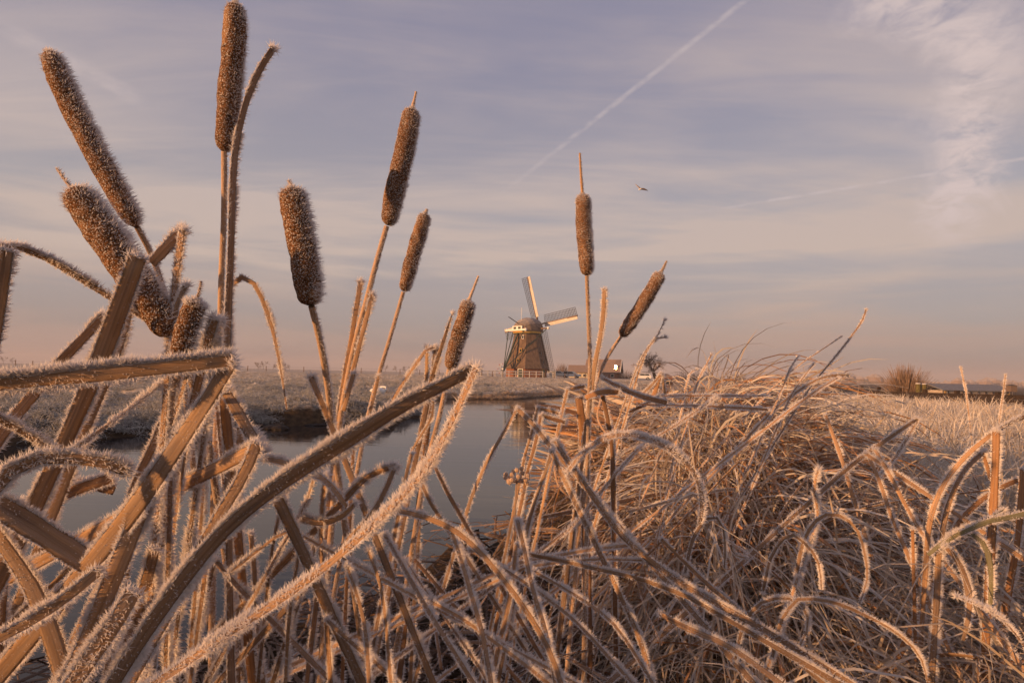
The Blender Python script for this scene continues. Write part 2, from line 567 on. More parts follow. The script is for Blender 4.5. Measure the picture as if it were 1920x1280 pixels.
FB = np.array([0.62, -0.12, 0.72]); FB /= np.linalg.norm(FB)    # the damp air drifted in from the right: needles grow into it and upwards
PERI = np.array([0.34, 0.05, 0.03, 0.05, 0.34, 0.07, 0.05, 0.07])
def blade_frost(v, o, n, L, rad, face=1.0, r_=None, bias=None):
    g = r_ or rng
    bias = FB if bias is None else bias
    pr = PERI.copy()
    pr[[1, 2, 3, 5, 6, 7]] *= face
    pr /= pr.sum()
    seg = np.linalg.norm(np.diff(v.mean(1), axis=0), axis=1)
    ph = g.random(3) * 9
    sl_ = np.cumsum(seg)
    pat = 0.95 + 0.35 * np.sin(sl_ * 95 + ph[0]) + 0.3 * np.sin(sl_ * 41 + ph[1]) + 0.25 * np.sin(sl_ * 230 + ph[2])
    pat = np.clip(pat * (0.7 + 0.6 * g.random(len(seg))), 0.15, 2.2)
    m_ = max(1, n // 3)
    i = np.repeat(g.choice(len(seg), m_, p=seg * pat / (seg * pat).sum()), 3)
    kx = np.repeat(g.choice(8, m_, p=pr), 3)
    t = np.repeat(g.random(m_), 3)[:, None]
    n = len(i)
    k2 = (kx + 1) % 8
    s = np.repeat(g.random(m_) * 0.9, 3)[:, None] * np.where(np.isin(kx, (0, 4)), 0.25, 1.0)[:, None]
    p = (v[i, kx] * (1 - s) + v[i, k2] * s) * (1 - t) + (v[i + 1, kx] * (1 - s) + v[i + 1, k2] * s) * t
    d = o[i, kx] * (1 - s) + o[i, k2] * s
    d = unit(d + g.normal(0, 0.46, (n, 3)) + bias * 0.25)
    al = np.clip(0.5 + 0.5 * (d @ bias), 0, 1)
    keep = g.random(n) < 0.28 + 0.72 * al
    ln = L * (0.22 + 0.9 * g.random(n) ** 1.6) * (0.35 + 0.75 * al)
    ln *= (0.55 + 0.5 * np.clip(pat[i], 0.2, 1.6)) * np.repeat(0.6 + 0.8 * g.random(m_), 3)
    ln *= np.where(g.random(n) < 0.06, 1.5, 1.0)
    ln = np.minimum(ln, L * g.uniform(0.9, 1.35, n))
    ln *= np.where(np.isin(kx, (0, 4)), 1.0, 0.3 if face < 0.6 else 0.85)
    return needles(p[keep] - d[keep] * 0.0003, d[keep], ln[keep], rad * (0.6 + 0.6 * g.random(keep.sum())))

def merge(parts):
    """parts: list of (verts, faces list, uv or None)"""
    vs, fs, us, b = [], [], [], 0
    for v, f, u in parts:
        vs.append(v)
        fs += [np.asarray(q) + b for q in f]
        us.append(u if u is not None else np.zeros((len(v), 2)))
        b += len(v)
    return np.concatenate(vs), fs, np.concatenate(us)
# ================================================================== setting
# ---- value noise used for the lie of the land
_perm = np.random.default_rng(3).random((256, 256))
def vnoise(x, y):
    xi, yi = np.floor(x).astype(int), np.floor(y).astype(int)
    fx, fy = x - xi, y - yi
    fx, fy = fx * fx * (3 - 2 * fx), fy * fy * (3 - 2 * fy)
    g = lambda a, b: _perm[a & 255, b & 255]
    return (g(xi, yi) * (1 - fx) + g(xi + 1, yi) * fx) * (1 - fy) + (g(xi, yi + 1) * (1 - fx) + g(xi + 1, yi + 1) * fx) * fy
def fbm(x, y, o=4):
    s, a = 0, 0.5
    for i in range(o):
        s = s + a * vnoise(x * 2 ** i + 17.3 * i, y * 2 ** i + 5.1 * i)
        a *= 0.5
    return s
def sstep(v, a, b):
    t = np.clip((v - a) / (b - a), 0, 1)
    return t * t * (3 - 2 * t)

WATER = np.array([(-60, -34), (-14, -7), (-6, -1.9), (-3, 0.75), (-1.35, 2.1), (-0.72, 3.0), (0.02, 4.1), (0.34, 5.4), (0.62, 7.2), (0.95, 10), (1.3, 13), (2.0, 15.5),
                  (3.5, 18), (9, 28), (17, 45), (25, 80), (42, 150), (66, 260), (150, 600), (140, 610), (62, 262), (38, 150), (23, 85), (14, 51),
                  (2.8, 33.4), (-0.25, 27.2), (-3.2, 26), (-4.9, 24), (-3.6, 20), (-2.2, 15.8), (-2.7, 13.7), (-3.6, 12.7), (-4.9, 11.9), (-6.3, 9.6), (-7.2, 8.2),
                  (-11, 4.4), (-20, -2), (-70, -25)])
def shore(x, y):
    """distance to the waterline, negative on the water"""
    x, y = np.asarray(x, float), np.asarray(y, float)
    d2 = np.full(x.shape, 1e18)
    ins = np.zeros(x.shape, bool)
    n = len(WATER)
    for i in range(n):
        a, b = WATER[i], WATER[(i + 1) % n]
        e = b - a
        t = np.clip(((x - a[0]) * e[0] + (y - a[1]) * e[1]) / (e @ e), 0, 1)
        d2 = np.minimum(d2, (x - a[0] - t * e[0]) ** 2 + (y - a[1] - t * e[1]) ** 2)
        c = (a[1] > y) != (b[1] > y)
        with np.errstate(divide='ignore', invalid='ignore'):
            xx = (b[0] - a[0]) * (y - a[1]) / (b[1] - a[1]) + a[0]
        ins ^= c & (x < xx)
    d = np.sqrt(d2)
    return np.where(ins, -d, d)
def height(x, y):
    x, y = np.asarray(x, float), np.asarray(y, float)
    s = shore(x, y)
    s = s + (fbm(x * 0.9, y * 0.9) - 0.47) * np.clip(0.12 * np.hypot(x, y), 0.15, 1.1)
    near = (y < 18) & (x > -2.0 - 0.9 * (2.2 - y).clip(0)) & (y > -60)
    right = sstep(x - 0.05 * y, -1.2, 0.6)
    H = np.where(y < 18, np.where((x < -1) & (y > 5), 0.27, 0.36) + 0.16 * right, 0.40)
    H = np.where((y >= 18) & (s < 8), 0.26 + 0.14 * sstep(s, 0.8, 6.0), H)
    H = H + 0.22 * sstep(y, 30, 120)
    wd = np.where(right > 0.5, 1.1, 0.75)
    h = H * sstep(s, -0.05, wd)
    h = np.where(s < 0, np.maximum(-0.6, s * 0.45), h)
    land = sstep(s, 0.1, 0.8)
    hum = (fbm(x * 2.3 + 5, y * 2.3) - 0.47) * np.where((x < -1) & (y > 6), 0.6, 0.22) + (fbm(x * 0.5, y * 0.5 + 9) - 0.47) * 0.22
    h = h + hum * land * np.clip(1.2 - 0.012 * np.hypot(x, y), 0.25, 1)
    h = h + land * 0.40 * np.exp(-((x - 0.72) / 0.5) ** 2 - ((y - 2.55) / 0.8) ** 2)
    # the land right of the canal dike lies lower
    e = x - (11.5 + 0.28 * y)
    h = np.where(y > 4, h - 2.1 * sstep(e, 0.0, 9.0) * sstep(y, 4, 12), h)
    # unseen rise added behind the viewer to shade the foreground
    h = h + 1.0 * sstep(-y + 0.25 * x, 0.6, 3.6) * sstep(s, 0.3, 2.5)
    return h
def H1(x, y):
    return float(height(np.array([x]), np.array([y]))[0])

# ---- ground sheet, finer near the viewer, out to the horizon
def ground_mat():
    m, nt, out = base_mat('frosted ground')
    g = nt.new('ShaderNodeNewGeometry')
    s = nt.new('ShaderNodeSeparateXYZ')
    nt.link(g.outputs['Position'], s.inputs[0])
    pos = g.outputs['Position']
    n1 = nt.noise(pos, 0.35, 6, 0.62)
    n2 = nt.noise(pos, 7.0, 5, 0.65)
    n3 = nt.noise(pos, 38.0, 3, 0.6)
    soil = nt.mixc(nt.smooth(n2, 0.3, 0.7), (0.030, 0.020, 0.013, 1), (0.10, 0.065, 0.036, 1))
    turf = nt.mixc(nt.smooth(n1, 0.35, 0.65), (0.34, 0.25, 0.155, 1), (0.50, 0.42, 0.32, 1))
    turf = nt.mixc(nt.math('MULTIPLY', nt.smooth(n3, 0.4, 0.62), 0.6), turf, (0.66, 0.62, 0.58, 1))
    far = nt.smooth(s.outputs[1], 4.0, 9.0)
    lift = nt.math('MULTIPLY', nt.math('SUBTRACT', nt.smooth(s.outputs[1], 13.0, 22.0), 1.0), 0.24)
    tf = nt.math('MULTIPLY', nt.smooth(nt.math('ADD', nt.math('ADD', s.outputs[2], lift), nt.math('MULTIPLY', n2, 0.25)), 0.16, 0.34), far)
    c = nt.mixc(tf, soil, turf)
    p = nt.new('ShaderNodeBsdfPrincipled')
    nt.link(c, p.inputs['Base Color'])
    p.inputs['Roughness'].default_value = 0.95
    p.inputs['Specular IOR Level'].default_value = 0.1
    b = nt.new('ShaderNodeBump')
    b.inputs['Distance'].default_value = 0.05
    nt.link(nt.math('ADD', n2, nt.math('MULTIPLY', n3, 0.4)), b.inputs['Height'])
    nt.link(b.outputs[0], p.inputs['Normal'])
    nt.link(p.outputs[0], out.inputs[0])
    return m
na, nr = 620, 250
ang = np.sort(np.concatenate([np.linspace(-math.pi, math.pi, 240, endpoint=False), np.linspace(-0.9, 0.9, 380)]))
rad = np.geomspace(0.2, 9000, nr)
A, RR = np.meshgrid(ang, rad)
gx, gy = RR * np.sin(A), RR * np.cos(A)
gz = height(gx, gy)
gv = np.stack([gx, gy, gz], -1).reshape(-1, 3)
i = np.arange(nr - 1)[:, None] * na
j = np.arange(na)[None, :]
j2 = (j + 1) % na
gf = np.stack([i + j, i + na + j, i + na + j2, i + j2], -1).reshape(-1, 4)[:, ::-1]
gv = np.vstack([gv, [[0, 0, H1(0, 0)]]])
cf_ = np.stack([np.arange(na), (np.arange(na) + 1) % na, np.full(na, len(gv) - 1)], -1)[:, ::-1]
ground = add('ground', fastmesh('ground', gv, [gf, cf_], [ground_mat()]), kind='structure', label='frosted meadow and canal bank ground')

# ---- canal water
def water_mat():
    m, nt, out = base_mat('canal water')
    g = nt.new('ShaderNodeNewGeometry')
    pos = g.outputs['Position']
    p = nt.new('ShaderNodeBsdfPrincipled')
    p.inputs['Base Color'].default_value = (0.022, 0.020, 0.022, 1)
    p.inputs['IOR'].default_value = 1.33
    ice = nt.smooth(nt.noise(pos, 0.55, 5, 0.6, 0.6), 0.5, 0.6)
    nt.link(nt.math('ADD', 0.015, nt.math('MULTIPLY', ice, 0.03)), p.inputs['Roughness'])
    w1 = nt.noise(nt.mapping(pos, (0.5, 3.4, 1), (0, 0, R(5))), 1.5, 3, 0.5, 0.25)
    w2 = nt.noise(nt.mapping(pos, (1.3, 5.0, 1), (0, 0, R(-7))), 3.0, 3, 0.55)
    w3 = nt.noise(pos, 60, 3, 0.7)
    calm = nt.smooth(nt.noise(nt.mapping(pos, (0.06, 0.5, 1)), 1.0, 3, 0.5), 0.38, 0.62)
    hh = nt.math('MULTIPLY', nt.math('ADD', w1, nt.math('MULTIPLY', w2, 0.3)), nt.math('ADD', 0.35, calm))
    hh = nt.math('ADD', hh, nt.math('MULTIPLY', nt.math('MULTIPLY', w3, ice), 0.015))
    b = nt.new('ShaderNodeBump')
    b.inputs['Strength'].default_value = 1.0
    b.inputs['Distance'].default_value = 0.0024
    nt.link(hh, b.inputs['Height'])
    nt.link(b.outputs[0], p.inputs['Normal'])
    nt.link(p.outputs[0], out.inputs[0])
    return m
wm = bpy.data.meshes.new('canal_water')
ext = [(x, y, 0.0) for x, y in ((-400, -200), (400, -200), (400, 700), (-400, 700))]
wm.from_pydata(ext, [], [(0, 1, 2, 3)])
wm.materials.append(water_mat())
# the sheet lies under the land and shows only in the canal bed; the low polder is cut out of it
bpy.data.meshes.remove(wm)
wm = bpy.data.meshes.new('canal_water')
from mathutils.geometry import tessellate_polygon
cen = WATER.copy()
nrm_out = []
nW = len(cen)
area = 0.5 * sum(cen[q][0] * cen[(q + 1) % nW][1] - cen[(q + 1) % nW][0] * cen[q][1] for q in range(nW))
for q in range(nW):
    e = cen[(q + 1) % nW] - cen[q - 1]
    nn = np.array([e[1], -e[0]]) * (1 if area > 0 else -1)
    nrm_out.append(nn / np.linalg.norm(nn))
grown = cen + np.array(nrm_out) * np.clip(0.03 * np.linalg.norm(cen, axis=1)[:, None], 0.35, 1.5)
wv = [Vector((x, y, 0)) for x, y in grown]
tris = tessellate_polygon([wv])
tris = [t if (wv[t[1]] - wv[t[0]]).cross(wv[t[2]] - wv[t[0]]).z > 0 else tuple(reversed(t)) for t in tris]
wm.from_pydata([tuple(q) for q in wv], [], tris)
wm.materials.append(MATS['canal water'])
wm.update()
add('canal_water', wm, kind='structure', label='still dark canal water with thin ice')

# ---- far polder haze
def haze():
    x, y0, y1 = 1500.0, -60.0, 1900.0
    mb = MB()
    mb.box((0, (y0 + y1) / 2, (-4.0 + 30) / 2), (2 * x, y1 - y0, 34.0))
    m, nt, out = base_mat('haze')
    v = nt.new('ShaderNodeVolumePrincipled')
    v.inputs['Color'].default_value = (0.86, 0.82, 0.86, 1)
    v.inputs['Density'].default_value = 0.00055
    v.inputs['Anisotropy'].default_value = 0.0
    nt.link(v.outputs[0], out.inputs['Volume'])
    mb.build('haze', m, kind='stuff', label='thin morning haze over the polder')
HAZE_ON = True
if HAZE_ON:
    haze()

# ================================================================== ground cover
def arcs(n, g, h=(0.2, 0.4), lean=(0.1, 0.7), curl=(0.5, 3.0), width=0.004, spread=0.05, seg=6, az=None, azs=3.2, base_z=0.0, wz=0.5):
    """many curved grass blades as thin ribbons, plus their centre lines"""
    L = g.uniform(*h, n)
    a = g.uniform(-np.pi, np.pi, n) if az is None else g.normal(az, azs, n)
    th0 = g.uniform(*lean, n)
    cu = g.uniform(*curl, n) * np.where(g.random(n) < 0.12, 1.7, 1.0)
    s = np.linspace(0, 1, seg + 1)
    th = th0[:, None] + cu[:, None] * s[None, :] ** 1.5
    aa = a[:, None] + g.normal(0, 0.35, n)[:, None] * s[None, :]
    st = L[:, None] / seg
    dx, dz = np.sin(th) * st, np.cos(th) * st
    x = np.cumsum(dx * np.cos(aa), 1) - dx[:, :1] * np.cos(aa[:, :1])
    y = np.cumsum(dx * np.sin(aa), 1) - dx[:, :1] * np.sin(aa[:, :1])
    z = np.cumsum(dz, 1) - dz[:, :1]
    c = np.stack([x, y, np.maximum(z, -0.02) + base_z], -1)
    r0 = spread * np.sqrt(g.random(n))
    p0 = g.uniform(-np.pi, np.pi, n)
    c[:, :, 0] += (r0 * np.cos(p0))[:, None]
    c[:, :, 1] += (r0 * np.sin(p0))[:, None]
    W = np.stack([-np.sin(aa), np.cos(aa), np.zeros_like(aa) + g.normal(0, wz, n)[:, None]], -1)
    wd = width * (0.6 + 0.8 * g.random(n))[:, None] * np.array([0.8] + [1.0] * (seg - 2) + [0.75, 0.12])[None, :]
    e = unit(W) * wd[:, :, None] / 2
    v = np.stack([c - e, c + e], 2).reshape(-1, 3)
    b = (np.arange(n) * (seg + 1) * 2)[:, None] + (np.arange(seg) * 2)[None, :]
    f = np.stack([b, b + 1, b + 3, b + 2], -1).reshape(-1, 4)
    uv = np.empty((n, seg + 1, 2, 2))
    uv[..., 0] = s[None, :, None] * L[:, None, None] + g.random(n)[:, None, None] * 40
    uv[..., 1] = np.array([0, 1])[None, None, :] + (g.random(n) * 50)[:, None, None]
    return v, f, uv.reshape(-1, 2), c, wd
def arc_frost(c, wd, g, per, L, rad):
    n, m = c.shape[:2]
    q = n * per
    bi = np.repeat(np.arange(n), per)
    si = g.integers(1, m - 1, q)
    t = g.random(q)[:, None]
    p = c[bi, si] * (1 - t) + c[bi, si + 1] * t
    d = unit(g.normal(0, 1, (q, 3)) + FB * 0.7)
    ln = L * (0.3 + 0.9 * g.random(q))
    return needles(p, d, ln, rad)
def tuft(name, g, n, mt, per=10, L=0.006, rad=0.0006, **kw):
    v, f, uv, c, wd = arcs(n, g, **kw)
    parts = [(v, [f], uv)]
    nf = len(f)
    if per:
        fv, ff = arc_frost(c, wd, g, per, L, rad)
        parts.append((fv, [ff], None))
    V, FF, UV = merge(parts)
    fm = np.zeros(sum(len(q) for q in FF), int)
    fm[nf:] = 1
    return fastmesh(name, V, FF, [mt, FROST], UV, fm)

def scatter(name, meshes, pts, rots, scl, idx, label):
    """one object of ground cover: points carrying tufts"""
    src = bpy.data.collections.new(name + ' tufts')
    for q, me in enumerate(meshes):
        src.objects.link(bpy.data.objects.new('%s_tuft_%02d' % (name, q), me))
    me = bpy.data.meshes.new(name)
    me.vertices.add(len(pts))
    me.vertices.foreach_set('co', np.ascontiguousarray(pts, np.float32).ravel())
    for an, ty, dat in (('turn', 'FLOAT_VECTOR', rots), ('size', 'FLOAT', scl), ('which', 'INT', idx)):
        at = me.attributes.new(an, ty, 'POINT')
        at.data.foreach_set('vector' if ty == 'FLOAT_VECTOR' else 'value', np.ascontiguousarray(dat, np.int32 if ty == 'INT' else np.float32).ravel())
    o = add(name, me, kind='stuff', label=label)
    ng = bpy.data.node_groups.new(name, 'GeometryNodeTree')
    ng.interface.new_socket('Geometry', in_out='INPUT', socket_type='NodeSocketGeometry')
    ng.interface.new_socket('Geometry', in_out='OUTPUT', socket_type='NodeSocketGeometry')
    gi, go = ng.nodes.new('NodeGroupInput'), ng.nodes.new('NodeGroupOutput')
    ip = ng.nodes.new('GeometryNodeInstanceOnPoints')
    ci = ng.nodes.new('GeometryNodeCollectionInfo')
    ci.inputs['Collection'].default_value = src
    ci.inputs['Separate Children'].default_value = True
    ci.inputs['Reset Children'].default_value = True
    ng.links.new(gi.outputs[0], ip.inputs['Points'])
    ng.links.new(ci.outputs[0], ip.inputs['Instance'])
    ip.inputs['Pick Instance'].default_value = True
    for an, ty, sock in (('turn', 'FLOAT_VECTOR', 'Rotation'), ('size', 'FLOAT', 'Scale'), ('which', 'INT', 'Instance Index')):
        na_ = ng.nodes.new('GeometryNodeInputNamedAttribute')
        na_.data_type = ty
        na_.inputs['Name'].default_value = an
        ng.links.new(na_.outputs[0], ip.inputs[sock])
    ng.links.new(ip.outputs[0], go.inputs[0])
    md = o.modifiers.new('tufts', 'NODES')
    md.node_group = ng
    return o

def spots(n, a0, a1, r0, r1, keep, g, power=1.0):
    """random ground points in a sector (angles from +Y), denser towards the viewer"""
    a = g.uniform(a0, a1, n)
    r = r0 * (r1 / r0) ** (g.random(n) ** power)
    x, y = r * np.sin(a), r * np.cos(a)
    m = keep(x, y)
    x, y = x[m], y[m]
    z = height(x, y)
    return np.stack([x, y, z], -1)

g1 = np.random.default_rng(11)
def cover(name, meshes, pts, label, tilt=0.2, smin=0.7, smax=1.25, g=g1, az=None):
    n = len(pts)
    rots = np.stack([g.normal(0, tilt, n), g.normal(0, tilt, n), g.uniform(-np.pi, np.pi, n) if az is None else g.normal(az, 0.6, n)], -1)
    return scatter(name, meshes, pts, rots, g.uniform(smin, smax, n), g.integers(0, len(meshes), n), label)

# tall tangled frosted grass on the right bank
tall = [tuft('tall_grass', g1, 26, [M_GRASS, M_GRASS, M_GRASS_W][q % 3], per=34, L=0.0042, rad=0.00045, h=(0.22, 0.56), lean=(0.1, 0.9), curl=(0.6, 3.4), width=0.0034, spread=0.07, seg=9) for q in range(7)]
mid = [tuft('meadow_grass', g1, 30, [M_GRASS_W, M_GRASS][q % 2], per=9, L=0.010, rad=0.0016, h=(0.18, 0.42), lean=(0.05, 0.8), curl=(0.4, 3.0), width=0.0075, spread=0.12, seg=5) for q in range(6)]
right = lambda x, y: (shore(x, y) > 0.5) & (x > 0.25 + 0.12 * y) & (x < 12.5 + 0.28 * y)
def sedge_here(x, y):
    px = 960 + x / np.maximum(y, 0.1) * F
    heap = (y > 1.5) & (px < 1330 + 60 * np.sin(y * 9)) & (y < 4.6)
    return right(x, y) & (y > 0.75) & ~heap & (fbm(x * 2.2 + 3, y * 2.2) > 0.36)
pts = spots(3400, 0.06, 1.15, 0.95, 4.6, sedge_here, g1, 0.8)
cover('frosted_sedge', tall, pts, 'tangled frosted sedge and long grass on the near right bank', tilt=0.3, smin=0.65, smax=1.15)
pts = spots(9000, 0.14, 1.1, 4.0, 26, right, g1, 0.75)
pts[:, 2] -= 0.02
cover('frosted_meadow', mid, pts, 'pale frosted long grass covering the dike on the right', tilt=0.25, smin=0.7, smax=1.25)

# long drooping sedge hanging in clumps towards the viewer
droop = [tuft('drooping_sedge', g1, 34, [M_GRASS, M_LEAF_O, M_GRASS_W][q % 3], per=74, L=0.0045, rad=0.0005, h=(0.4, 0.8), lean=(0.15, 0.9), curl=(1.3, 2.9), width=0.0058, spread=0.09, seg=10, az=-1.3, azs=0.8, wz=0.8) for q in range(6)]
pts = spots(900, 0.2, 0.85, 1.25, 3.4, lambda x, y: right(x, y) & (fbm(x * 1.8 + 1, y * 1.8) > 0.47) & (960 + x / y * F > 1255 + 30 * np.maximum(y - 1.6, 0)) & ((960 + x / y * F < 1500) | (y < 1.75)), g1, 0.9)
n_ = len(pts)
scatter('drooping_sedge', droop, pts, np.stack([g1.normal(0, 0.15, n_), g1.normal(0, 0.15, n_), g1.normal(0, 0.5, n_)], -1), g1.uniform(0.6, 1.0, n_) * np.where(960 + pts[:, 0] / pts[:, 1] * F > 1480, 0.7, 1.0), g1.integers(0, 6, n_), 'clumps of long frosted sedge drooping over the bank at right')
print('DROOP', n_)
# short turf on the left bank and the meadows across the water
short = [tuft('turf', g1, 34, M_GRASS_S, per=5, L=0.014, rad=0.002, h=(0.07, 0.22), lean=(0.3, 1.1), curl=(0.4, 2.4), width=0.008, spread=0.11, seg=3) for q in range(6)]
left = lambda x, y: (height(x, y) > 0.03) & (y > 6) & (x < 0) & (fbm(x * 1.9 + 7, y * 1.9) > 0.40)
pts = spots(24000, -0.95, 0.02, 7.5, 42, left, g1, 0.95)
cover('frosted_turf', short, pts, 'hummocky frosted turf on the left bank', tilt=0.2, smin=0.7, smax=1.5)
coarse = [tuft('field_turf', g1, 26, [M_GRASS_S, M_GRASS_W, M_GRASS][q % 3], per=0, h=(0.06, 0.2), lean=(0.3, 1.0), curl=(0.4, 2.0), width=0.016, spread=0.25, seg=2) for q in range(6)]
pts = spots(16000, -0.75, 0.3, 26, 105, lambda x, y: (shore(x, y) > 0.6) & (x < 0.42 * y), g1, 0.8)
cover('meadow_turf', coarse, pts, 'pale frosted meadow beyond the canal', tilt=0.15, smin=0.8, smax=1.6)
fringe = [tuft('bank_reed', g1, 44, M_GRASS_B, per=2, L=0.02, rad=0.003, h=(0.06, 0.19), lean=(0.1, 0.9), curl=(0.3, 2.4), width=0.010, spread=0.2, seg=4) for q in range(5)]
pts = spots(70000, -0.42, 0.3, 13, 60, lambda x, y: (np.abs(shore(x, y) - 0.15) < 0.4) & (y > 22 + 0.25 * np.abs(x)) & (x > -9) & (x < 0.36 * y), g1, 1.0)
pts[:, 2] = np.maximum(pts[:, 2], 0.02)
cover('brown_bank_grass', fringe, pts, 'brown overhanging grass along the far canal edge', tilt=0.25, smin=0.6, smax=1.1)

# fallen reed bed along the near bank, and unseen clumps added behind the viewer at left to dapple the light
bed = [tuft('fallen_reed', g1, 16, [M_LEAF_O, M_LEAF, M_GRASS][q % 3], per=70, L=0.006, rad=0.0008, h=(0.2, 0.5), lean=(1.2, 1.75), curl=(-0.25, 0.35), width=0.014, spread=0.34, seg=5, base_z=0.05, wz=2.2) for q in range(6)]
def bed_here(x, y):
    px = 960 + x / np.maximum(y, 0.1) * F
    return (shore(x, y) > 0.1) & (x > 0.06 * y + 0.42) & (px < 1400 + 40 * np.sin(y * 3)) & (y > 2.6) & (x > 0.02 * y)
pts = spots(1900, -0.05, 0.5, 2.6, 13, bed_here, g1, 1.0)
pts[:, 2] = np.maximum(pts[:, 2], 0.0)
pts2 = spots(420, -2.6, -1.15, 1.0, 5.5, lambda x, y: (shore(x, y) > -0.15) & (x < -1.0) & (y < 1.0), g1, 1.0)
n_ = len(pts)
pts = np.vstack([pts, pts2])
cover('fallen_reed_bed', bed, pts, 'bed of fallen orange reed along the near canal bank', tilt=0.12, smin=0.7, smax=1.2)
stand = [tuft('standing_shade_reed', g1, 22, M_LEAF, per=0, h=(0.5, 1.15), lean=(0.0, 0.35), curl=(0.0, 0.9), width=0.012, spread=0.2, seg=5) for q in range(4)]  # unseen reeds added behind left to cast shade on the foreground
pts = spots(170, -2.5, -1.0, 1.8, 5.0, lambda x, y: (shore(x, y) > -0.1) & (x < -1.7) & (y < 0.9), g1, 1.0)
cover('shade_reed_bed', stand, pts, 'unseen standing dead reed added left of the view for shade', tilt=0.12)
print('BED', n_, len(pts2), len(pts))
# ================================================================== windmill and village
WOOD_W = mat('white paint', (0.78, 0.76, 0.72), 0.5, 0.08, 3)
WOOD_G = mat('dark green paint', (0.035, 0.055, 0.04), 0.4, 0.2, 3)
OCHRE = mat('ochre paint', (0.55, 0.33, 0.07), 0.5, 0.1, 3)
SAILW = mat('sail boards', (0.58, 0.53, 0.47), 0.6, 0.12, 2)
FENCEW = mat('weathered white paint', (0.50, 0.47, 0.43), 0.6, 0.15, 3)
THATCH = mat('thatch', (0.15, 0.10, 0.07), 0.95, 0.3, 2.2, 0.06, stretch=(1.2, 1.2, 0.5))
THATCH_F = mat('frosted thatch', (0.17, 0.125, 0.10), 0.95, 0.3, 2.0, 0.06, frost=0.35)
BRICK = mat('brick', (0.24, 0.10, 0.055), 0.9, 0.3, 6)
GLASS = mat('dark glass', (0.02, 0.025, 0.03), 0.08, 0.1, 2, spec=0.6)
DARK = mat('tarred wood and shaded gable', (0.03, 0.026, 0.024), 0.8, 0.3, 4)
GREYW = mat('weathered wood', (0.15, 0.10, 0.07), 0.85, 0.3, 5, frost=0.3)
TILE = mat('roof tiles', (0.20, 0.115, 0.07), 0.9, 0.3, 3, 0.03, frost=0.2)
RED = mat('red paint', (0.45, 0.05, 0.03), 0.5, 0.1, 3)
BARK = mat('bark', (0.10, 0.065, 0.045), 0.95, 0.3, 9, frost=0.3)
TWIG = mat('frosted twigs', (0.22, 0.15, 0.11), 0.95, 0.3, 9, frost=0.4)
SOD = mat('wet peat', (0.016, 0.011, 0.008), 0.7, 0.4, 9, 0.03)
CARW = mat('white car paint', (0.75, 0.74, 0.72), 0.25, 0.03, 2, spec=0.5)
CARS = mat('silver car paint', (0.45, 0.45, 0.45), 0.3, 0.03, 2, metal=0.6)
TYRE = mat('tyre rubber', (0.02, 0.02, 0.02), 0.8, 0.1, 5)
FEATHER = mat('white feathers', (0.82, 0.80, 0.77), 0.8, 0.06, 20)

def gp(px, d, dz=0.0):
    """ground point straight under a photo column at depth d"""
    q = P(px, 640, d)
    return np.array([q[0], q[1], H1(q[0], q[1]) + dz])

def bar_part(nm, a, b, wd, m, parent, ht=None, **kw):
    return MB().bar(a, b, wd, ht).build(nm, m, parent, **kw)

